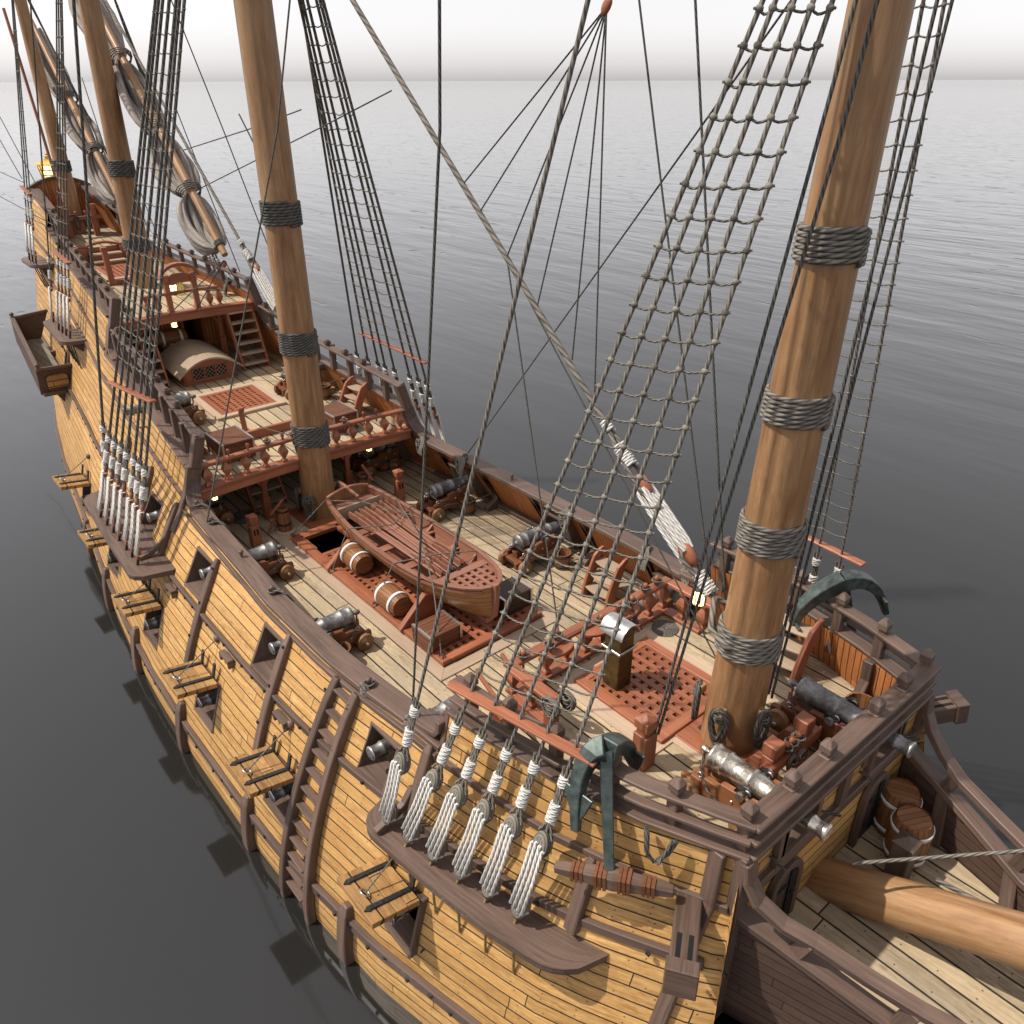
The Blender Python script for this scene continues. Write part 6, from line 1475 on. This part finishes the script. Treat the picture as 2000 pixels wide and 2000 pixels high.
for y in (-.55,.2): m = MB(); m.tube([(-16.25,.6,4.95),(-17.85,y,3.42)], .015, 5); m.build('sheet_line', M_rope, t)
line('slack grey line curving from the mizzen yard foot to the half deck rail', [(-16.2,.6,4.95),(-17.0,1.2,4.05),(-18.2,1.62,3.9),(-19.3,1.7,4.2)], .012)
# ------------------------------------------------------------------ sea
m = MB(); n = 40; R = [0,20,40,80,160,320,700,1500,3500,8000,20000]
for a, b in zip(R[:-1], R[1:]):
    for k in range(n):
        a0, a1 = 2*PI*k/n, 2*PI*(k+1)/n; q = [(-12+a*math.cos(a0), a*math.sin(a0), -2.85),(-12+b*math.cos(a0), b*math.sin(a0), -2.85),(-12+b*math.cos(a1), b*math.sin(a1), -2.85),(-12+a*math.cos(a1), a*math.sin(a1), -2.85)]
        m.face(q if a else [q[0], q[1], q[2]])
w = NT('calm_grey_water', .06, 0, .5); w.p.inputs['IOR'].default_value = 1.62; w.p.inputs['Base Color'].default_value = (.017,.017,.016,1)
tc = w.new('ShaderNodeTexCoord'); mp = w.new('ShaderNodeMapping'); w.l.new(tc.outputs['Object'], mp.inputs['Vector']); mp.inputs['Rotation'].default_value = (0,0,math.radians(-40)); mp.inputs['Scale'].default_value = (.09,.35,.2)
n1 = w.noise(mp.outputs[0], 1., 3, .5); mp2 = w.new('ShaderNodeMapping'); w.l.new(tc.outputs['Object'], mp2.inputs['Vector']); mp2.inputs['Rotation'].default_value = (0,0,math.radians(-48)); mp2.inputs['Scale'].default_value = (.5,1.6,1)
n2 = w.noise(mp2.outputs[0], 1., 2, .5)
cd = w.new('ShaderNodeVectorMath', operation='LENGTH'); w.l.new(tc.outputs['Object'], cd.inputs[0])
amp = w.maprange(cd.outputs['Value'], 16., 80., .1, 1.)
h = w.math('ADD', w.math('MULTIPLY', n1, 1.), w.math('MULTIPLY', n2, .10))
mp3 = w.new('ShaderNodeMapping'); w.l.new(tc.outputs['Object'], mp3.inputs['Vector']); mp3.inputs['Rotation'].default_value = (0,0,math.radians(-52)); mp3.inputs['Scale'].default_value = (.28,.8,1)
n3 = w.maprange(w.noise(mp3.outputs[0], 1., 2, .6), .66, .74, 0., .55)
n3 = w.math('MULTIPLY', n3, w.maprange(cd.outputs['Value'], 35., 90., 0., 1.))
h = w.math('SUBTRACT', w.math('MULTIPLY', h, amp), n3)
bp = w.new('ShaderNodeBump'); bp.inputs['Strength'].default_value = .5; bp.inputs['Distance'].default_value = .55; w.l.new(h, bp.inputs['Height']); w.l.new(bp.outputs[0], w.p.inputs['Normal'])
o = m.build('sea', w.m); tag(o, 'calm grey sea with long soft ripples stretching to the horizon', 'water', None, 'structure')
# ------------------------------------------------------------------ light
sc = bpy.context.scene
SD = V((-.42,-.55,1)).normalized(); el = math.asin(SD.z); az = math.atan2(SD.x, SD.y)
sl = bpy.data.lights.new('sun', 'SUN'); sl.energy = 3.2; sl.angle = math.radians(.9); sl.color = (1,.93,.83); so = bpy.data.objects.new('sun', sl); C.objects.link(so); so.rotation_euler = SD.to_track_quat('Z','Y').to_euler(); so.location = SD*60
wd = bpy.data.worlds.new('World'); sc.world = wd; wd.use_nodes = True; wt = wd.node_tree; bg = wt.nodes['Background']
sk = wt.nodes.new('ShaderNodeTexSky'); sk.sky_type = 'NISHITA'; sk.sun_disc = False; sk.sun_elevation = el; sk.sun_rotation = az; sk.altitude = 0; sk.air_density = 1.0; sk.dust_density = 1.0; sk.ozone_density = 1.0
hs = wt.nodes.new('ShaderNodeHueSaturation'); hs.inputs['Saturation'].default_value = .12; wt.links.new(sk.outputs[0], hs.inputs['Color']); tn = wt.nodes.new('ShaderNodeMix'); tn.data_type = 'RGBA'; tn.blend_type = 'MULTIPLY'; tn.inputs['Factor'].default_value = 1; tn.inputs[7].default_value = (1.0,.97,.985,1); wt.links.new(hs.outputs[0], tn.inputs[6]); wt.links.new(tn.outputs[2], bg.inputs['Color']); bg.inputs['Strength'].default_value = .138
# ------------------------------------------------------------------ camera
cd_ = bpy.data.cameras.new('camera'); cd_.sensor_width = 36; cd_.lens = 1577.22/2000*36; cd_.clip_end = 60000; cd_.clip_start = .05
co = bpy.data.objects.new('camera', cd_); C.objects.link(co); sc.camera = co
yaw, pitch, roll = .7013, .4908, -.0025
hd_ = V((-math.cos(yaw), math.sin(yaw), 0)); rt = V((math.sin(yaw), math.cos(yaw), 0)); fw = hd_*math.cos(pitch)-V((0,0,1))*math.sin(pitch); up = hd_*math.sin(pitch)+V((0,0,1))*math.cos(pitch)
r2 = rt*math.cos(roll)+up*math.sin(roll); u2 = up*math.cos(roll)-rt*math.sin(roll)
Mx = Matrix((r2, u2, -fw)).transposed().to_4x4(); Mx.translation = (4.2581,-7.3147,8.9); co.matrix_world = Mx
sc.view_settings.view_transform = 'Standard'; sc.view_settings.look = 'None'; sc.view_settings.exposure = .5; sc.view_settings.gamma = 1
sc.cycles.max_bounces = 6; sc.cycles.use_denoising = True; sc.cycles.caustics_reflective = False; sc.cycles.caustics_refractive = False
# bring everything to real size (a deck is about 1.9 m high)
S = 1.4
for o in [o for o in C.objects if o.parent is None and o.type != 'LIGHT']:
    o.location = o.location*S
    if o.type != 'CAMERA': o.scale = o.scale*S
